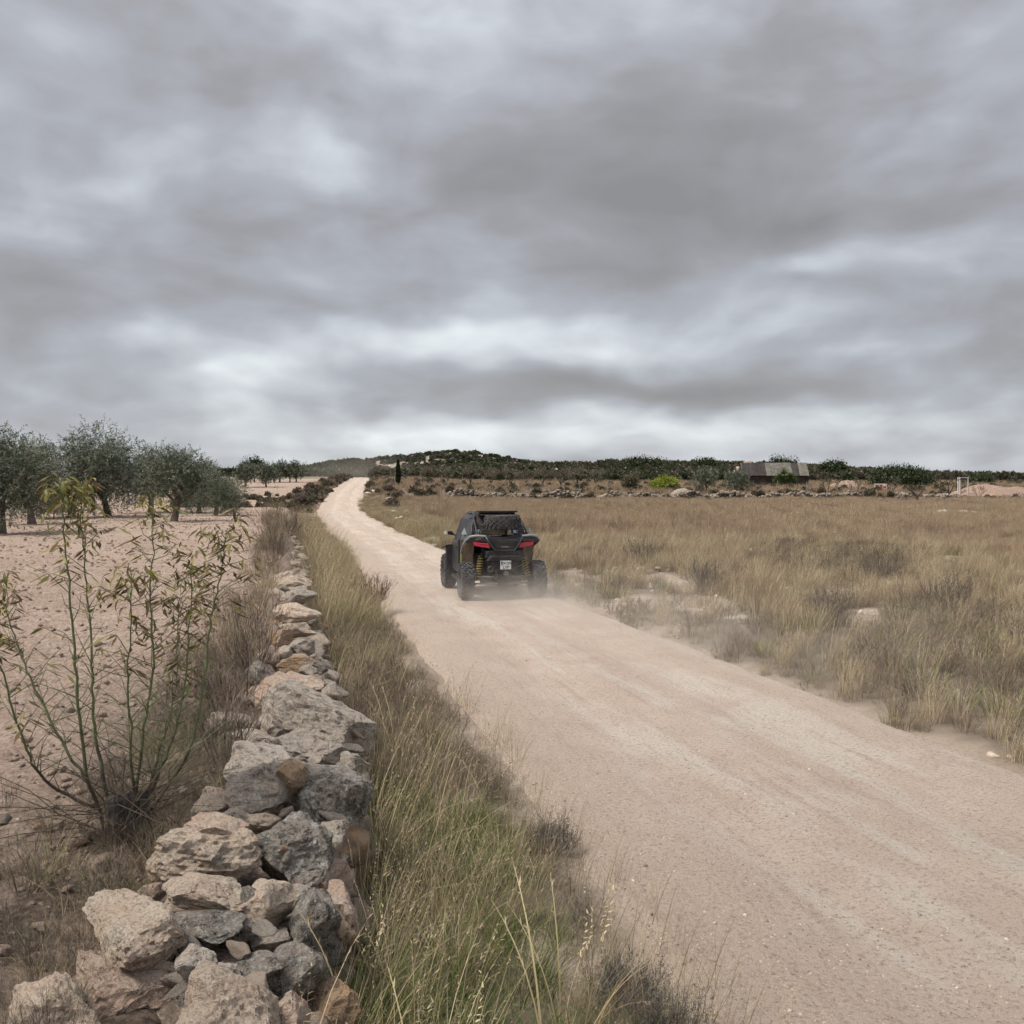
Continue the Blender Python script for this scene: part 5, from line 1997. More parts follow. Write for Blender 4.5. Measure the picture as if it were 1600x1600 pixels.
def mound(name, label, cat, px, D, W_, H, mat, seed, dep=.7):
    x_ = at(px, D)
    z_ = gz(x_, D)
    n_ = 40
    u = np.linspace(-1.15, 1.15, n_)
    A, B = np.meshgrid(u, u, indexing='ij')
    rr_ = np.hypot(A, B) * (1 + .18 * fbm(A * 1.5 + seed, B * 1.5, 3, seed))
    Zm = H * np.clip(1 - rr_, -.2, 1) ** 1.0 * (1 + .25 * fbm(A * 3, B * 3, 3, seed + 5)) if False else H * (np.clip(1 - rr_ ** 1.5, -.15, 1) + .10 * fbm(A * 4, B * 4, 3, seed + 5))
    vv = np.stack([A * W_ / 2, B * W_ / 2 * dep, Zm], -1).reshape(-1, 3)
    i_, j_ = np.meshgrid(np.arange(n_ - 1), np.arange(n_ - 1), indexing='ij')
    q_ = np.stack([i_ * n_ + j_, (i_ + 1) * n_ + j_, (i_ + 1) * n_ + j_ + 1, i_ * n_ + j_ + 1], -1).reshape(-1, 4)
    o = bpy.data.objects.new(name, quads(name, vv, q_, mat, smooth=True))
    o.location = (x_, D, z_ - .05)
    link(o)
    tag(o, label, cat, None, 'thing')
    return o


M['earth'] = soil_material('dug_earth', (.36, .25, .19), (.31, .21, .16), (.41, .30, .235), 1.0, .5, .8)
M['sand'] = soil_material('heaped_gravel', (.34, .29, .235), (.29, .25, .20), (.38, .33, .275), .6, .6, .5)
mound('gravel_heap', 'pale rounded gravel heap left of the round olive tree', 'heap', 1067, 100, 3.0, zat(762, 100) - gz(at(1067, 100), 100), M['sand'], 3)
mound('earth_heap', 'big heap of pink dug earth beside the white frame', 'heap', 1540, 98, 8.0, zat(756, 98) - gz(at(1540, 98), 98), M['earth'], 8)
mound('earth_heap', 'low spread of pink dug earth between the shed and the sign', 'heap', 1325, 118, 5.0, 1.1, M['earth'], 12)
mound('earth_heap', 'low tail of pink earth cut by the right edge', 'heap', 1590, 100, 6.0, 1.0, M['earth'], 15)

# shed
D = 128.0
sx_, sz_ = at(1208, D), 0.0
sz_ = gz(sx_, D)
shed = thing('shed', 'weathered dark board shed with a patched sheet roof at the far side of the field', 'building', (sx_, D, sz_), R(-7))
LX, WY = 3.95, 1.75
eave, ridge = zat(741.5, D) - sz_, zat(724, D) - sz_
M['board'] = plain('dark_boards', (.075, .058, .050), .9, spec=.1, var=.35, scale=2.0)
M['roofdark'] = plain('dark_roof_sheet', (.052, .044, .041), .85, spec=.15, var=.25, scale=1.5)
M['roofpale'] = plain('pale_roof_sheet', (.145, .132, .113), .85, spec=.15, var=.3, scale=1.8)
M['shadowed'] = plain('shed_inside_shade', (.03, .026, .024), .95, spec=.05)  # near-black: shade behind the boards put into the colour
nb = 9
bh = eave / nb
for k in range(nb):                                           # boards of the front wall
    jig = random.uniform(-.01, .01)
    MB().box((-LX, -WY - .02 + jig, k * bh + .01), (LX, -WY + .02 + jig, (k + 1) * bh - .012)).build('board', M['board'], shed)
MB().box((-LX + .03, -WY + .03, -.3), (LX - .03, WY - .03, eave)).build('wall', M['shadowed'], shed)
for sgn in (-1, 1):                                           # gables
    x0 = sgn * LX
    MB().hull([(x0 - .03, -WY, eave), (x0 - .03, WY, eave), (x0 - .03, 0, ridge - .06)], [(x0 + .03, -WY, eave), (x0 + .03, WY, eave), (x0 + .03, 0, ridge - .06)]).build('gable', M['board'], shed)
    MB().hull([(x0 - .04, -WY - .3, eave - .28), (x0 + .04, -WY - .3, eave - .28), (x0 + .04, 0, ridge - .02), (x0 - .04, 0, ridge - .02)],
              [(x0 - .04, -WY - .3, eave - .14), (x0 + .04, -WY - .3, eave - .14), (x0 + .04, 0, ridge + .12), (x0 - .04, 0, ridge + .12)]).build('barge_board', M['roofpale'], shed)
cuts = [0, .12, .25, .37, .50, .63, .76, .86, 1.0]
tone = [0, 0, 0, 1, 1, 1, 0, 1]
for k in range(8):
    for sgn in (-1, 1):
        a0, a1 = -LX - .12 + (2 * LX + .24) * cuts[k] + .012, -LX - .12 + (2 * LX + .24) * cuts[k + 1] - .012
        lift = .012 * (k % 3)
        e = [(a0, sgn * (WY + .34), eave - .17 + lift), (a1, sgn * (WY + .34), eave - .17 + lift), (a1, 0, ridge + .02 + lift), (a0, 0, ridge + .02 + lift)]
        MB().hull(e, [(p_[0], p_[1], p_[2] + .05) for p_ in e]).build('roof_sheet', M['roofpale' if tone[k] else 'roofdark'], shed)
MB().box((-2.6, -WY - .05, eave - .42), (-1.9, -WY - .021, eave - .36)).build('pale_slat', M['roofpale'], shed)
MB().box((LX - .10, -WY - .12, -.2), (LX + .02, -WY - .025, eave - .1)).build('corner_post', M['board'], shed)

# red and white sign board
D = 112.0
x_ = at(1376, D)
z_ = gz(x_, D)
sg = thing('sign_board', 'small white sign board with red panels standing in the field', 'sign', (x_, D, z_), R(-8))
zc_ = zat(760, D) - z_
M['white'] = plain('white_paint', (.62, .60, .57), .6, var=.08)
M['redpaint'] = plain('red_paint', (.36, .07, .045), .6, var=.15)
MB().box((-.66, -.02, zc_ - .30), (.66, .02, zc_ + .30)).build('panel', M['white'], sg)
for a0, a1, b0, b1 in [(-.58, -.20, -.20, .20), (-.14, .20, -.20, .20), (.26, .58, -.20, .05)]:
    MB().box((a0, -.032, zc_ + b0), (a1, -.022, zc_ + b1)).build('red_panel', M['redpaint'], sg)
for a0 in (-.5, .5):
    MB().tube([(a0, .05, -.3), (a0, .05, zc_ + .25)], .03, 6).build('post', M['post'], sg)

# white frame
D = 96.0
x_ = at(1506, D)
z_ = gz(x_, D)
fr = thing('white_frame', 'white open frame standing beside the pink earth heap', 'frame', (x_, D, z_), R(20))
ht = zat(745.5, D) - z_
for a0, b0 in ((-.48, 0), (.48, 0), (-.02, .7), (.40, .9)):
    MB().box((a0 - .045, b0 - .045, -.2), (a0 + .045, b0 + .045, ht)).build('upright', M['white'], fr)
MB().box((-.43, -.04, ht - .09), (.43, .04, ht - .003)).build('crossbar', M['white'], fr)
MB().box((-.02, .66, ht - .09), (.35, .74, ht - .004)).build('crossbar', M['white'], fr)

# fence posts between cypress and almonds
posts = [(611, 112), (617, 106), (657, 108), (690, 108), (722, 107), (756, 106), (790, 105), (826, 104), (862, 103), (905, 103), (950, 102), (1083, 100), (1215, 97), (1260, 97), (1308, 96)]
for i, (px, D) in enumerate(posts):
    x_ = at(px, D)
    h_ = 1.5 if i != 0 else 1.7
    o = MB().tube([(0, 0, -.3), (.01, 0, h_ * .6), (random.uniform(-.05, .05), 0, h_)], [.045, .042, .038], 6).build('fence_post', M['post'])
    o.location = (x_, D, gz(x_, D))
    nth = ['first', 'second', 'third', 'fourth', 'fifth', 'sixth', 'seventh', 'eighth', 'ninth']
    if i < 2:
        tag(o, ['thin grey fence post touching the left side of the cypress', 'thin grey fence post in front of the foot of the cypress'][i], 'post', 'fence posts by the cypress')
    elif px < 1000:
        tag(o, f'thin grey fence post, {nth[i - 2]} to the right of the cypress', 'post', 'fence posts below the almond trees')
    else:
        tag(o, ['thin grey fence post beside the gravel heap', 'thin grey fence post before the strap leaved shrub', 'thin grey fence post at the right corner of the shed',
                'thin grey fence post right of the shed by the grey leafless tree'][i - 11], 'post', 'fence posts by the shed')

# ------------------------------------------------------------------ the off-road buggy
VD = 22.4
vx_, yaw = at(784, VD), R(12.5)
vz_ = float(np.mean(road_z(np.array([vx_ - .8, vx_ + .8, vx_ - 1.3]), np.array([VD - .1, VD + .2, VD + 2.3])))) + .012
ug = thing('off_road_buggy', 'dusty black and grey two seat off road buggy driving away along the track', 'vehicle', (vx_, VD, vz_), yaw)

M['plastic'] = plain('black_plastic', (.010, .011, .013), .55, dust=.09, scale=5)
M['plastic2'] = plain('charcoal_plastic', (.020, .022, .025), .5, dust=.10, scale=5)
M['paint'] = plain('grey_green_paint', (.26, .285, .275), .38, spec=.5, dust=.25, scale=4)
M['paintdark'] = plain('dark_grey_paint', (.030, .034, .036), .38, spec=.5, dust=.09, scale=4)
M['liner'] = plain('dusty_wheel_liner', (.28, .22, .165), .9, spec=.1, dust=.45, scale=6)
M['rubber'] = plain('dusty_rubber', (.042, .047, .055), .85, spec=.2, dust=.25, scale=9)
M['steel'] = plain('dull_steel', (.16, .155, .15), .5, metallic=.6, dust=.4, scale=9)
M['cage'] = plain('cage_tube', (.022, .023, .026), .45, dust=.15)
M['cloth'] = plain('dark_fabric_panel', (.026, .029, .037), .75, var=.2, dust=.10)
M['spring'] = plain('ochre_spring', (.36, .29, .07), .5, dust=.3)
M['lime'] = plain('lime_accent', (.42, .56, .06), .5, dust=.1)
M['red'] = plain('red_lens', (.52, .020, .045), .22, spec=.6, var=.12, scale=14)
M['redlow'] = plain('dark_red_lens', (.20, .010, .022), .25, spec=.6)
M['plate'] = plain('plate_white', (.72, .73, .72), .45, var=.03)
M['blue'] = plain('plate_blue', (.025, .07, .26), .45, var=.05)
M['ink'] = plain('plate_ink', (.02, .02, .025), .5)
M['chrome'] = plain('bright_cap', (.70, .70, .70), .2, metallic=.2, var=.05)
m, t = material('tinted_glass')
g_ = t.n('ShaderNodeBsdfGlossy')
g_.inputs['Roughness'].default_value = .05
g_.inputs['Color'].default_value = (.8, .8, .8, 1)
tr = t.n('ShaderNodeBsdfTransparent')
t.link(t.mix(t.rng(t.noise(t.n('ShaderNodeTexCoord').outputs['Object'], 5, 3, .6), .3, .7), (.62, .64, .66), (.72, .73, .74)), tr.inputs[0])
mx = t.n('ShaderNodeMixShader')
mx.inputs[0].default_value = .12
t.link(tr.outputs[0], mx.inputs[1])
t.link(g_.outputs[0], mx.inputs[2])
o_ = t.n('ShaderNodeOutputMaterial')
t.link(mx.outputs[0], o_.inputs[0])
M['glass'] = m


def lug_box(mb, c, ax, ay, az_, sx, sy, sz):
    vs = []
    for k in range(8):
        vs.append(c + ax * (sx if k & 1 else -sx) + ay * (sy if k & 2 else -sy) + az_ * (sz if k & 4 else 0))
    mb.add(vs, [(0, 2, 3, 1), (4, 5, 7, 6), (0, 1, 5, 4), (1, 3, 7, 5), (3, 2, 6, 7), (2, 0, 4, 6)])


def tyre_mesh(Ro=.385, W_=.14, name='tyre'):
    mb = MB()
    mb.lathe([(-W_ * .8, .19), (-W_, .235), (-W_ * 1.02, .30), (-W_ * .93, .352), (-W_ * .72, Ro - .008), (0, Ro), (W_ * .72, Ro - .008), (W_ * .93, .352), (W_ * 1.02, .30), (W_, .235), (W_ * .8, .19)], 40, 'X')
    nl = 20
    for k in range(nl):
        for j, (xo, tw_) in enumerate([(-.115, .32), (-.066, -.30), (-.022, .42), (.022, -.42), (.066, .30), (.115, -.32)]):
            a = 2 * math.pi * (k + (.5 if j % 2 else 0) + .10 * abs(j - 2.5)) / nl
            rad = Vector((0, math.cos(a), math.sin(a)))
            tan = Vector((0, -math.sin(a), math.cos(a)))
            ax = Vector((1, 0, 0))
            ay = tan * math.cos(tw_) + ax * math.sin(tw_)
            ax2 = ax * math.cos(tw_) - tan * math.sin(tw_)
            drop = .022 if abs(xo) > .1 else .0
            lug_box(mb, Vector((xo, 0, 0)) + rad * (Ro - .006 - drop), ax2, ay, rad, .019, .036, .026)
        for sgn in (-1, 1):                     # shoulder blocks
            a = 2 * math.pi * (k + .3) / nl
            rad = Vector((0, math.cos(a), math.sin(a)))
            tan = Vector((0, -math.sin(a), math.cos(a)))
            lug_box(mb, Vector((sgn * W_ * .97, 0, 0)) + rad * .325, Vector((sgn, 0, 0)), tan, rad, .012, .026, .035)
    return mb.mesh(name, M['rubber'])


def rim_mesh():
    mb = MB()
    mb.lathe([(-.11, .195), (-.10, .205), (-.09, .185), (-.02, .165), (.06, .165), (.10, .190), (.112, .205), (.112, .192), (.075, .150), (.07, .148)], 28, 'X')
    for k in range(6):
        a = 2 * math.pi * k / 6
        d1, d2 = Vector((0, math.cos(a), math.sin(a))), Vector((0, -math.sin(a), math.cos(a)))
        mb.hull([Vector((.055, 0, 0)) + d1 * .05 + d2 * .03, Vector((.055, 0, 0)) + d1 * .05 - d2 * .03, Vector((.06, 0, 0)) + d1 * .17 - d2 * .018, Vector((.06, 0, 0)) + d1 * .17 + d2 * .018],
                [Vector((.085, 0, 0)) + d1 * .05 + d2 * .03, Vector((.085, 0, 0)) + d1 * .05 - d2 * .03, Vector((.08, 0, 0)) + d1 * .17 - d2 * .018, Vector((.08, 0, 0)) + d1 * .17 + d2 * .018])
    mb.lathe([(.04, .001), (.095, .001), (.095, .05), (.08, .062), (.04, .062)], 16, 'X')
    return mb.mesh('rim', M['plastic2'])


tyre, rimm = tyre_mesh(), rim_mesh()
hubm = MB().lathe([(-.10, .001), (-.10, .06), (-.02, .06), (-.02, .13), (.0, .13), (.0, .001)], 20, 'X').mesh('wheel', M['steel'])
for wx, wy in ((-.795, 0), (.795, 0), (-.795, 2.42), (.795, 2.42)):
    wh = child('wheel', hubm, ug, (wx, wy, .402), (random.uniform(0, 1), 0, 0 if wx > 0 else math.pi))
    child('tyre', tyre, wh)
    child('rim', rimm, wh)
sp = child('spare_wheel', MB().lathe([(-.10, .001), (-.10, .06), (.0, .13), (.0, .001)], 20, 'X').mesh('spare_wheel', M['steel']), ug, (.03, .08, 1.655), (0, R(-90), R(10)))
sp.rotation_euler = (R(7), R(-90), R(0))
child('tyre', tyre, sp)
child('rim', rimm, sp)


def both(f):
    for sgn in (-1, 1):
        f(sgn)


def mir(pts, s):
    return [(s * p_[0], p_[1], p_[2]) for p_ in pts]


def slim(pts, s):
    """bodywork over the rear wheels: drawn in so that the tyres stand clear of it"""
    return [(s * (p_[0] if p_[0] < .6 else .6 + (p_[0] - .6) * .66), p_[1], p_[2]) for p_ in pts]


# tub, floor and nose
MB().hull([(-.50, .35, .36), (.50, .35, .36), (.58, .35, .95), (-.58, .35, .95)], [(-.48, 2.75, .38), (.48, 2.75, .38), (.55, 2.75, .85), (-.55, 2.75, .85)]).build('tub', M['plastic'], ug, bevel=.03)
MB().hull([(-.62, 1.9, .80), (.62, 1.9, .80), (.60, 1.9, 1.18), (-.60, 1.9, 1.18)], [(-.42, 3.0, .62), (.42, 3.0, .62), (.36, 3.0, .92), (-.36, 3.0, .92)]).build('hood', M['paintdark'], ug, bevel=.04)
MB().box((-.42, -.05, .30), (.42, .40, .36)).build('skid_plate', M['steel'], ug, bevel=.01)


def side(s):
    # rear mudguard: painted top shell
    a = slim([(.36, -.24, 1.24), (.43, -.22, 1.355), (.80, -.16, 1.345), (.93, -.12, 1.255), (.91, -.12, 1.20), (.60, -.20, 1.235)], s)
    b = slim([(.46, .85, 1.26), (.50, .85, 1.38), (.78, .85, 1.36), (.86, .85, 1.27), (.84, .85, 1.18), (.62, .85, 1.22)], s)
    MB().hull(a, b).build('mudguard', M['paintdark'], ug, bevel=.015)
    # pale painted rim along the mudguard top
    MB().tube(slim([(.335, -.262, 1.20), (.415, -.250, 1.362), (.60, -.235, 1.372), (.81, -.185, 1.350), (.935, -.10, 1.255), (.93, .25, 1.16), (.90, .60, .98), (.83, .95, .62)], s), [.022, .026, .026, .026, .024, .022, .022, .02], 6).build('body_trim', M['paint'], ug, smooth=True)
    # dusty wheel arch liner
    MB().hull(slim([(.56, .50, .50), (.90, .56, .62), (.93, .30, 1.18), (.56, .30, 1.20)], s), slim([(.56, .54, .50), (.88, .60, .62), (.90, .36, 1.20), (.56, .36, 1.23)], s)).build('wheel_arch_liner', M['liner'], ug)
    MB().hull(slim([(.90, -.10, 1.19), (.925, -.10, 1.24), (.93, .30, 1.20), (.905, .30, 1.10)], s), slim([(.875, -.10, 1.19), (.895, -.10, 1.24), (.90, .30, 1.20), (.88, .30, 1.10)], s)).build('arch_lip', M['liner'], ug)
    # side body behind the door
    MB().hull(slim([(.86, .62, .62), (.84, 1.0, .46), (.84, 1.0, 1.20), (.90, .62, 1.22)], s), slim([(.70, .62, .62), (.70, 1.0, .46), (.70, 1.0, 1.20), (.70, .62, 1.22)], s)).build('quarter_panel', M['paintdark'], ug, bevel=.015)
    MB().hull(slim([(.902, .60, .74), (.915, .60, .93), (.885, .74, .90), (.872, .74, .70)], s), slim([(.86, .60, .74), (.86, .60, .93), (.85, .74, .90), (.85, .74, .70)], s)).build('lime_panel', M['lime'], ug)
    # door
    d_ = MB().hull(mir([(.80, 1.02, .46), (.80, 2.0, .50), (.78, 2.0, 1.12), (.80, 1.02, 1.22)], s), mir([(.74, 1.02, .46), (.74, 2.0, .50), (.72, 2.0, 1.12), (.74, 1.02, 1.22)], s)).build('door', M['paintdark'], ug, bevel=.02)
    MB().box((s * .80 - .012, 1.08, 1.02), (s * .80 + .012, 1.22, 1.06)).build('handle', M['plastic'], d_)
    # front mudguard and flap behind the front wheel
    MB().hull(mir([(.60, 1.86, 1.02), (.93, 1.86, 1.00), (.93, 1.80, .52), (.60, 1.80, .50)], s), mir([(.60, 1.92, 1.06), (.95, 1.92, 1.04), (.95, 1.84, .52), (.60, 1.84, .50)], s)).build('mud_flap', M['plastic'], ug)
    MB().hull(mir([(.58, 1.86, 1.00), (.95, 1.86, .98), (.95, 1.86, 1.05), (.58, 1.86, 1.08)], s), mir([(.52, 2.9, .92), (.90, 2.9, .88), (.90, 2.9, .93), (.52, 2.9, .97)], s)).build('front_mudguard', M['plastic'], ug, bevel=.012)
    MB().hull(mir([(.66, .75, .28), (.84, .75, .30), (.84, .75, .36), (.66, .75, .38)], s), mir([(.62, 1.80, .30), (.84, 1.80, .32), (.84, 1.80, .38), (.62, 1.80, .40)], s)).build('rock_slider', M['plastic2'], ug, bevel=.01)
    MB().hull(mir([(.70, 1.70, .20), (.88, 1.72, .24), (.90, 1.76, .52), (.68, 1.74, .52)], s), mir([(.70, 1.72, .20), (.88, 1.74, .24), (.90, 1.78, .52), (.68, 1.76, .52)], s)).build('lower_flap', M['plastic'], ug)
    # tail lamp
    tl = MB().hull(mir([(.665, -.225, 1.235), (.35, -.275, 1.205), (.315, -.285, 1.10), (.645, -.235, 1.155)], s), mir([(.665, -.14, 1.235), (.35, -.16, 1.205), (.315, -.16, 1.10), (.645, -.14, 1.155)], s)).build('tail_lamp', M['red'], ug, bevel=.008)
    MB().hull(mir([(.60, -.238, 1.203), (.37, -.282, 1.178), (.365, -.284, 1.162), (.595, -.240, 1.188)], s), mir([(.60, -.23, 1.203), (.37, -.27, 1.178), (.365, -.27, 1.162), (.595, -.23, 1.188)], s)).build('lamp_bar', M['redlow'], tl)
    # shock absorber with coil spring
    top, bot = Vector((s * .44, -.02, 1.00)), Vector((s * .58, -.12, .42))
    sh = MB().tube([top, top.lerp(bot, .5), bot], [.028, .028, .020], 8).build('shock_absorber', M['plastic2'], ug)
    ax = (bot - top).normalized()
    e1 = ax.orthogonal().normalized()
    e2 = ax.cross(e1)
    L_ = (bot - top).length
    pts = [top + ax * (L_ * (.16 + .74 * k / 96)) + (e1 * math.cos(k * 2 * math.pi / 12) + e2 * math.sin(k * 2 * math.pi / 12)) * .060 for k in range(97)]
    MB().tube(pts, .0115, 5).build('coil_spring', M['spring'], sh, smooth=True)
    # trailing arm, radius rods, drive shaft
    MB().tube([(s * .62, -.02, .42), (s * .60, .40, .46), (s * .55, 1.0, .42)], [.05, .045, .04], 7).build('trailing_arm', M['plastic2'], ug, smooth=True)
    for z0, z1, y0 in ((.46, .48, -.16), (.31, .33, -.16)):
        MB().tube([(s * .12, y0, z0 + .01), (s * .66, y0 + .04, z1)], .019, 7).build('radius_rod', M['steel'], ug)
    MB().tube([(s * .14, .0, .44), (s * .30, .0, .43), (s * .68, .0, .40)], [.035, .022, .035], 8).build('drive_shaft', M['steel'], ug)
    # cab frame
    MB().tube(mir([(.60, .30, 1.28), (.575, .52, 1.50), (.47, .72, 1.78), (.45, 1.05, 1.82), (.45, 1.75, 1.80), (.60, 2.30, 1.20)], s), .026, 8).build('cage_tube', M['cage'], ug, smooth=True)
    MB().tube(mir([(.56, -.10, 1.36), (.54, .30, 1.60), (.52, .70, 1.77)], s), .020, 7).build('cage_tube', M['cage'], ug, smooth=True)
    # dark side panel of the cab
    MB().hull(mir([(.72, .62, 1.24), (.75, 1.95, 1.14), (.60, 1.75, 1.68), (.585, .84, 1.68), (.44, .90, 1.80)][:4], s), mir([(.70, .62, 1.24), (.73, 1.95, 1.14), (.585, 1.75, 1.68), (.57, .84, 1.68)], s)).build('side_panel', M['cloth'], ug)
    MB().hull(mir([(.585, .845, 1.682), (.60, 1.75, 1.682), (.45, 1.75, 1.80), (.43, .80, 1.80)], s), mir([(.57, .845, 1.67), (.585, 1.75, 1.67), (.45, 1.75, 1.785), (.43, .80, 1.785)], s)).build('shoulder_panel', M['cloth'], ug)
    MB().hull(mir([(.72, .61, 1.24), (.585, .83, 1.68), (.44, .70, 1.76), (.50, .40, 1.30)], s), mir([(.70, .64, 1.24), (.57, .86, 1.68), (.43, .73, 1.76), (.49, .43, 1.30)], s)).build('rear_quarter_panel', M['cloth'], ug)
    MB().hull(mir([(.70, .40, 1.36), (.80, .45, 1.36), (.79, .62, 1.36), (.72, .60, 1.36)], s), mir([(.735, .46, 1.50), (.745, .46, 1.50), (.745, .52, 1.50), (.735, .52, 1.50)], s)).build('air_intake', M['paint'], ug, bevel=.008)
    # mirror
    MB().tube(mir([(.66, 1.98, 1.22), (.76, 1.96, 1.30)], s), .016, 6).build('mirror_arm', M['plastic'], ug)
    mr = MB().hull(mir([(.74, 1.90, 1.26), (.95, 1.88, 1.29), (.96, 1.88, 1.37), (.78, 1.90, 1.37)], s), mir([(.77, 1.99, 1.28), (.92, 1.98, 1.30), (.92, 1.98, 1.35), (.79, 1.99, 1.35)], s)).build('side_mirror', M['plastic'], ug, bevel=.02)
    MB().hull(mir([(.905, 1.875, 1.285), (.955, 1.874, 1.297), (.962, 1.874, 1.363), (.905, 1.876, 1.366)], s), mir([(.905, 1.93, 1.285), (.972, 1.92, 1.297), (.975, 1.92, 1.363), (.905, 1.93, 1.366)], s)).build('bright_cap', M['chrome'], mr)
    # seats
    se = MB().hull(mir([(.12, 1.00, .62), (.50, 1.00, .62), (.50, 1.55, .58), (.12, 1.55, .58)], s), mir([(.12, 1.00, .76), (.50, 1.00, .76), (.50, 1.55, .74), (.12, 1.55, .74)], s)).build('seat', M['cloth'], ug, bevel=.03)
    MB().hull(mir([(.13, 1.00, .76), (.49, 1.00, .76), (.44, .86, 1.32), (.18, .86, 1.32)], s), mir([(.13, 1.12, .76), (.49, 1.12, .76), (.44, .96, 1.32), (.18, .96, 1.32)], s)).build('backrest', M['cloth'], se, bevel=.03)


both(side)

# tail: load bed with its gate between the V of the painted frame
MB().hull([(-.40, -.28, 1.33), (.40, -.28, 1.33), (.20, -.30, 1.06), (-.20, -.30, 1.06)], [(-.42, .35, 1.33), (.42, .35, 1.33), (.40, .35, .98), (-.40, .35, .98)]).build('load_bed', M['plastic'], ug, bevel=.012)
tg = MB().hull([(-.31, -.325, 1.29), (.31, -.325, 1.29), (.175, -.335, 1.085), (-.175, -.335, 1.085)], [(-.31, -.285, 1.29), (.31, -.285, 1.29), (.175, -.305, 1.085), (-.175, -.305, 1.085)]).build('tailgate', M['plastic2'], ug, bevel=.008)
for k in range(7):
    xk = -.21 + .07 * k
    if abs(xk) > .09:
        MB().box((xk - .012, -.345, 1.115 + .30 * max(0, abs(xk) - .15)), (xk + .012, -.328, 1.265)).build('rib', M['plastic'], tg)
MB().box((-.085, -.352, 1.20), (.085, -.328, 1.245)).build('latch', M['plastic'], tg, bevel=.006)
MB().box((-.08, -.350, 1.115), (.08, -.337, 1.15)).build('badge', M['steel'], tg)
MB().tube([(-.415, -.250, 1.36), (-.335, -.30, 1.22), (-.215, -.33, 1.055), (.215, -.33, 1.055), (.335, -.30, 1.22), (.415, -.250, 1.36)], .024, 6).build('tail_frame', M['paintdark'], ug, smooth=True)
MB().hull([(-.40, -.30, 1.045), (.40, -.30, 1.045), (.42, -.30, .88), (-.42, -.30, .88)], [(-.40, .20, 1.045), (.40, .20, 1.045), (.42, .20, .88), (-.42, .20, .88)]).build('rear_panel', M['plastic2'], ug, bevel=.02)
MB().hull([(-.30, -.40, .93), (.30, -.40, .93), (.40, -.38, .83), (-.40, -.38, .83)], [(-.32, -.302, .96), (.32, -.302, .96), (.42, -.302, .84), (-.42, -.302, .84)]).build('bumper', M['plastic'], ug, bevel=.012)
MB().hull([(-.34, -.33, .828), (.34, -.33, .828), (.24, -.33, .60), (-.24, -.33, .60)], [(-.36, .10, .828), (.36, .10, .828), (.30, .10, .50), (-.30, .10, .50)]).build('engine_cover', M['plastic'], ug, bevel=.02)
MB().hull([(-.22, -.18, .54), (.22, -.18, .54), (.16, -.16, .27), (-.16, -.16, .27)], [(-.22, .15, .56), (.22, .15, .56), (.16, .15, .28), (-.16, .15, .28)]).build('differential', M['plastic2'], ug, bevel=.03)
MB().tube([(.02, -.30, .565), (.02, -.40, .565)], [.055, .052], 12).build('exhaust', M['steel'], ug)
MB().tube([(-.32 + .055 * math.cos(a_), -.34, .66 + .055 * math.sin(a_)) for a_ in np.linspace(0, 6.28, 14)], .009, 5).build('tow_loop', M['steel'], ug)
MB().tube([(-.20, -.33, .64), (-.16, -.26, .46)], .012, 5).build('brace', M['steel'], ug)
MB().tube([(.28, -.33, .70), (.44, -.24, .74)], .012, 5).build('brace', M['steel'], ug)

# number plate with its blue band and characters
pl = MB().box((-.118, -.418, .655), (.118, -.406, .838)).build('number_plate', M['plate'], ug, bevel=.004)
MB().box((-.108, -.4225, .738), (-.070, -.4185, .828)).build('blue_band', M['blue'], pl)


def lettering(txt, size, loc, parent, mat, rot=(R(90), 0, 0), name='lettering'):
    cu_ = bpy.data.curves.new('t', 'FONT')
    cu_.body = txt
    cu_.size = size
    cu_.align_x = 'CENTER'
    cu_.extrude = .001
    cu_.offset = .0012
    tmp = bpy.data.objects.new('t', cu_)
    C.objects.link(tmp)
    bpy.context.view_layer.update()
    me = bpy.data.meshes.new_from_object(tmp.evaluated_get(bpy.context.evaluated_depsgraph_get()))
    bpy.data.objects.remove(tmp)
    me.materials.clear()
    me.materials.append(mat)
    me.name = name
    return child(name, me, parent, loc, rot)


lettering('9159', .088, (.026, -.4205, .757), pl, M['ink'])
lettering('LVP', .088, (.004, -.4205, .670), pl, M['ink'])
lettering('E', .034, (-.089, -.4245, .747), pl, M['plate'])

# roof, rear screen, rack
MB().hull([(-.42, .50, 1.80), (.42, .50, 1.80), (.40, .50, 1.848), (-.40, .50, 1.848)], [(-.44, 1.80, 1.80), (.44, 1.80, 1.80), (.42, 1.80, 1.84), (-.42, 1.80, 1.84)]).build('roof', M['plastic'], ug, bevel=.012)
MB().hull([(-.43, .34, 1.850), (.43, .34, 1.850), (.43, .34, 1.885), (-.43, .34, 1.885)], [(-.45, .62, 1.852), (.45, .62, 1.852), (.45, .62, 1.880), (-.45, .62, 1.880)]).build('spoiler', M['plastic'], ug)
MB().hull([(-.47, .40, 1.34), (.47, .40, 1.34), (.46, .55, 1.56), (-.46, .55, 1.56)], [(-.47, .408, 1.34), (.47, .408, 1.34), (.46, .558, 1.56), (-.46, .558, 1.56)]).build('rear_screen', M['glass'], ug)
MB().hull([(.30, .404, 1.365), (.45, .404, 1.365), (.445, .50, 1.52), (.31, .50, 1.52)], [(.30, .396, 1.365), (.45, .396, 1.365), (.445, .492, 1.52), (.31, .492, 1.52)]).build('screen_sticker', M['blue'], ug)
MB().hull([(.35, .392, 1.385), (.42, .392, 1.385), (.42, .475, 1.50), (.36, .475, 1.50)], [(.35, .388, 1.385), (.42, .388, 1.385), (.42, .471, 1.50), (.36, .471, 1.50)]).build('pale_mark', M['plate'], ug)
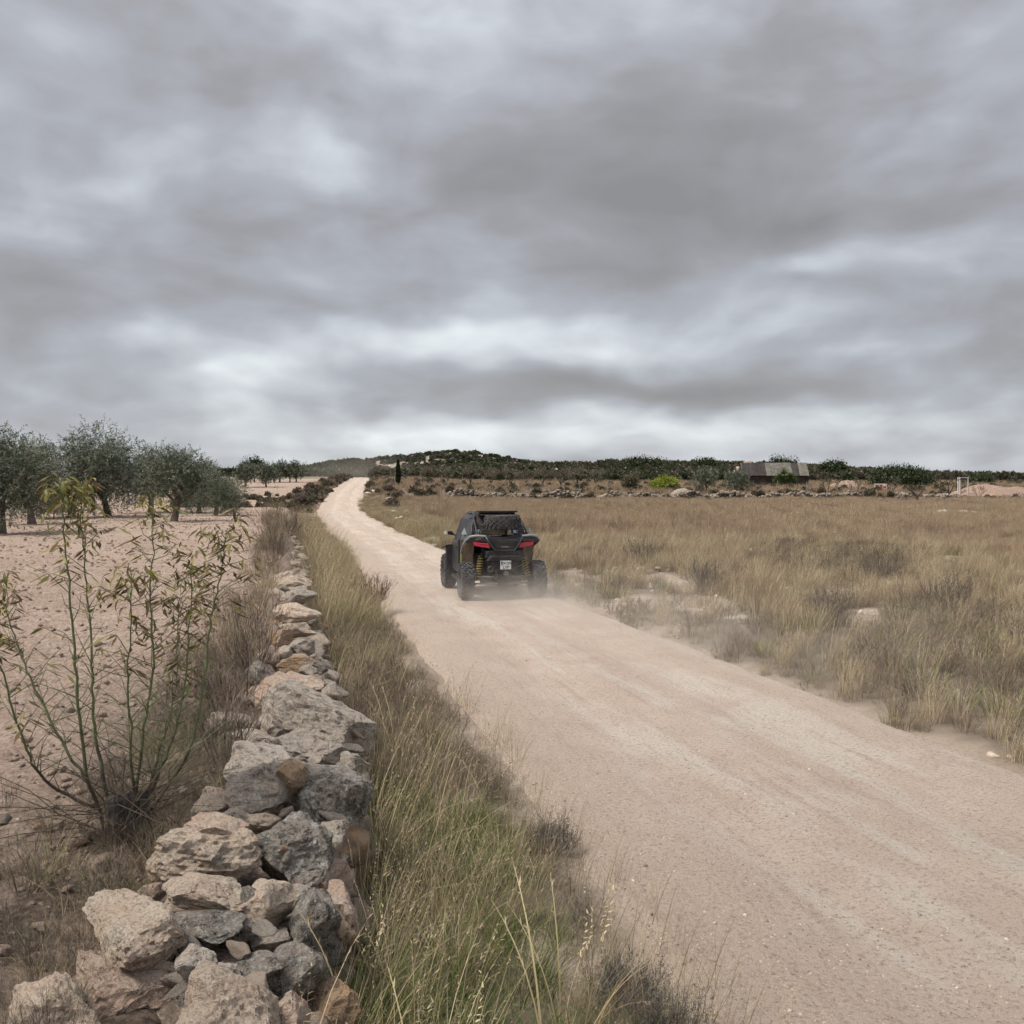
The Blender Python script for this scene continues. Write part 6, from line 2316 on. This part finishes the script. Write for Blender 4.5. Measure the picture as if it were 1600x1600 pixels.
MB().hull([(-.46, .56, 1.555), (.46, .56, 1.555), (.42, .72, 1.78), (-.42, .72, 1.78)], [(-.46, .57, 1.555), (.46, .57, 1.555), (.42, .73, 1.78), (-.42, .73, 1.78)]).build('rear_flap', M['cloth'], ug)
MB().hull([(-.58, 2.20, 1.22), (.58, 2.20, 1.22), (.49, 1.78, 1.78), (-.49, 1.78, 1.78)], [(-.58, 2.21, 1.22), (.58, 2.21, 1.22), (.49, 1.79, 1.78), (-.49, 1.79, 1.78)]).build('windscreen', M['glass'], ug)
for z0, y0, xw in ((1.50, -.16, .50), (1.50, .34, .53)):
    MB().tube([(-xw, y0, z0), (xw, y0, z0)], .016, 7).build('rack_bar', M['cage'], ug)
MB().tube([(-.50, -.16, 1.50), (-.52, -.05, 1.38)], .014, 6).build('rack_bar', M['cage'], ug)
MB().tube([(.50, -.16, 1.50), (.52, -.05, 1.38)], .014, 6).build('rack_bar', M['cage'], ug)
MB().tube([(-.46, .15, 1.545), (-.20, -.30, 1.80), (.0, -.34, 1.80)], .008, 5).build('strap', M['steel'], ug)

# ------------------------------------------------------------------ dust thrown up behind the buggy
def dust(name, lo, hi, label, build):
    m_, t_ = material(name)
    co_ = t_.n('ShaderNodeTexCoord').outputs['Object']
    d_ = build(t_, co_)
    v_ = t_.n('ShaderNodeVolumePrincipled')
    v_.inputs['Color'].default_value = (.95, .87, .78, 1)
    v_.inputs['Anisotropy'].default_value = .1
    t_.link(d_, v_.inputs['Density'])
    o_ = t_.n('ShaderNodeOutputMaterial')
    t_.link(v_.outputs[0], o_.inputs['Volume'])
    ob = MB().box(lo, hi).build(name, m_)
    tag(ob, label, 'dust', None, 'stuff')
    return ob


def track_dust(t_, co_):
    sp_ = t_.n('ShaderNodeSeparateXYZ')
    t_.link(co_, sp_.inputs[0])
    x_, y_, z_ = sp_.outputs
    back = t_.math('SUBTRACT', 22.6, y_)
    cx = t_.math('MULTIPLY_ADD', back, .46, -.1)
    lat = t_.math('DIVIDE', t_.math('SUBTRACT', x_, cx), t_.math('MULTIPLY_ADD', back, .07, .95))
    g1 = t_.math('POWER', .3679, t_.math('MULTIPLY', lat, lat))
    hz = t_.math('POWER', .3679, t_.math('DIVIDE', t_.math('MAXIMUM', z_, 0.0), t_.math('MULTIPLY_ADD', back, .035, .26)))
    al = t_.math('MULTIPLY', t_.rng(back, -.2, .9), t_.rng(back, 14.5, 6.0))
    nz = t_.rng(t_.noise(co_, .75, 4, .6), .36, .68)
    d1 = t_.math('MULTIPLY', t_.math('MULTIPLY', t_.math('MULTIPLY', g1, hz), t_.math('MULTIPLY', al, nz)), DUST_TRAIL)
    q_ = t_.vmath('MULTIPLY', t_.vmath('SUBTRACT', co_, (.05, 21.5, .05)), (.75, .9, 2.6))
    g2 = t_.math('POWER', .3679, t_.vmath('DOT_PRODUCT', q_, q_))
    d2 = t_.math('MULTIPLY', t_.math('MULTIPLY', g2, t_.rng(t_.noise(co_, 2.2, 4, .6), .32, .62)), DUST_WHEEL)
    return t_.math('ADD', d1, d2)


DUST_TRAIL, DUST_WHEEL = .40, .70
dust('dust_cloud', (-3.5, 7.5, -.15), (10.5, 23.6, 2.3), 'thin pale dust drifting off the track behind the buggy towards the right verge', track_dust)


def crest_dust(t_, co_):
    q_ = t_.vmath('MULTIPLY', t_.vmath('SUBTRACT', co_, (-25.5, 165, 3.4)), (1 / 7.5, 1 / 16.0, 1 / 2.4))
    g_2 = t_.math('POWER', .3679, t_.vmath('DOT_PRODUCT', q_, q_))
    return t_.math('MULTIPLY', g_2, .008)


dust('dust_cloud', (-45, 125, 0), (-6, 205, 11), 'faint dust hanging over the far crest of the track', crest_dust)
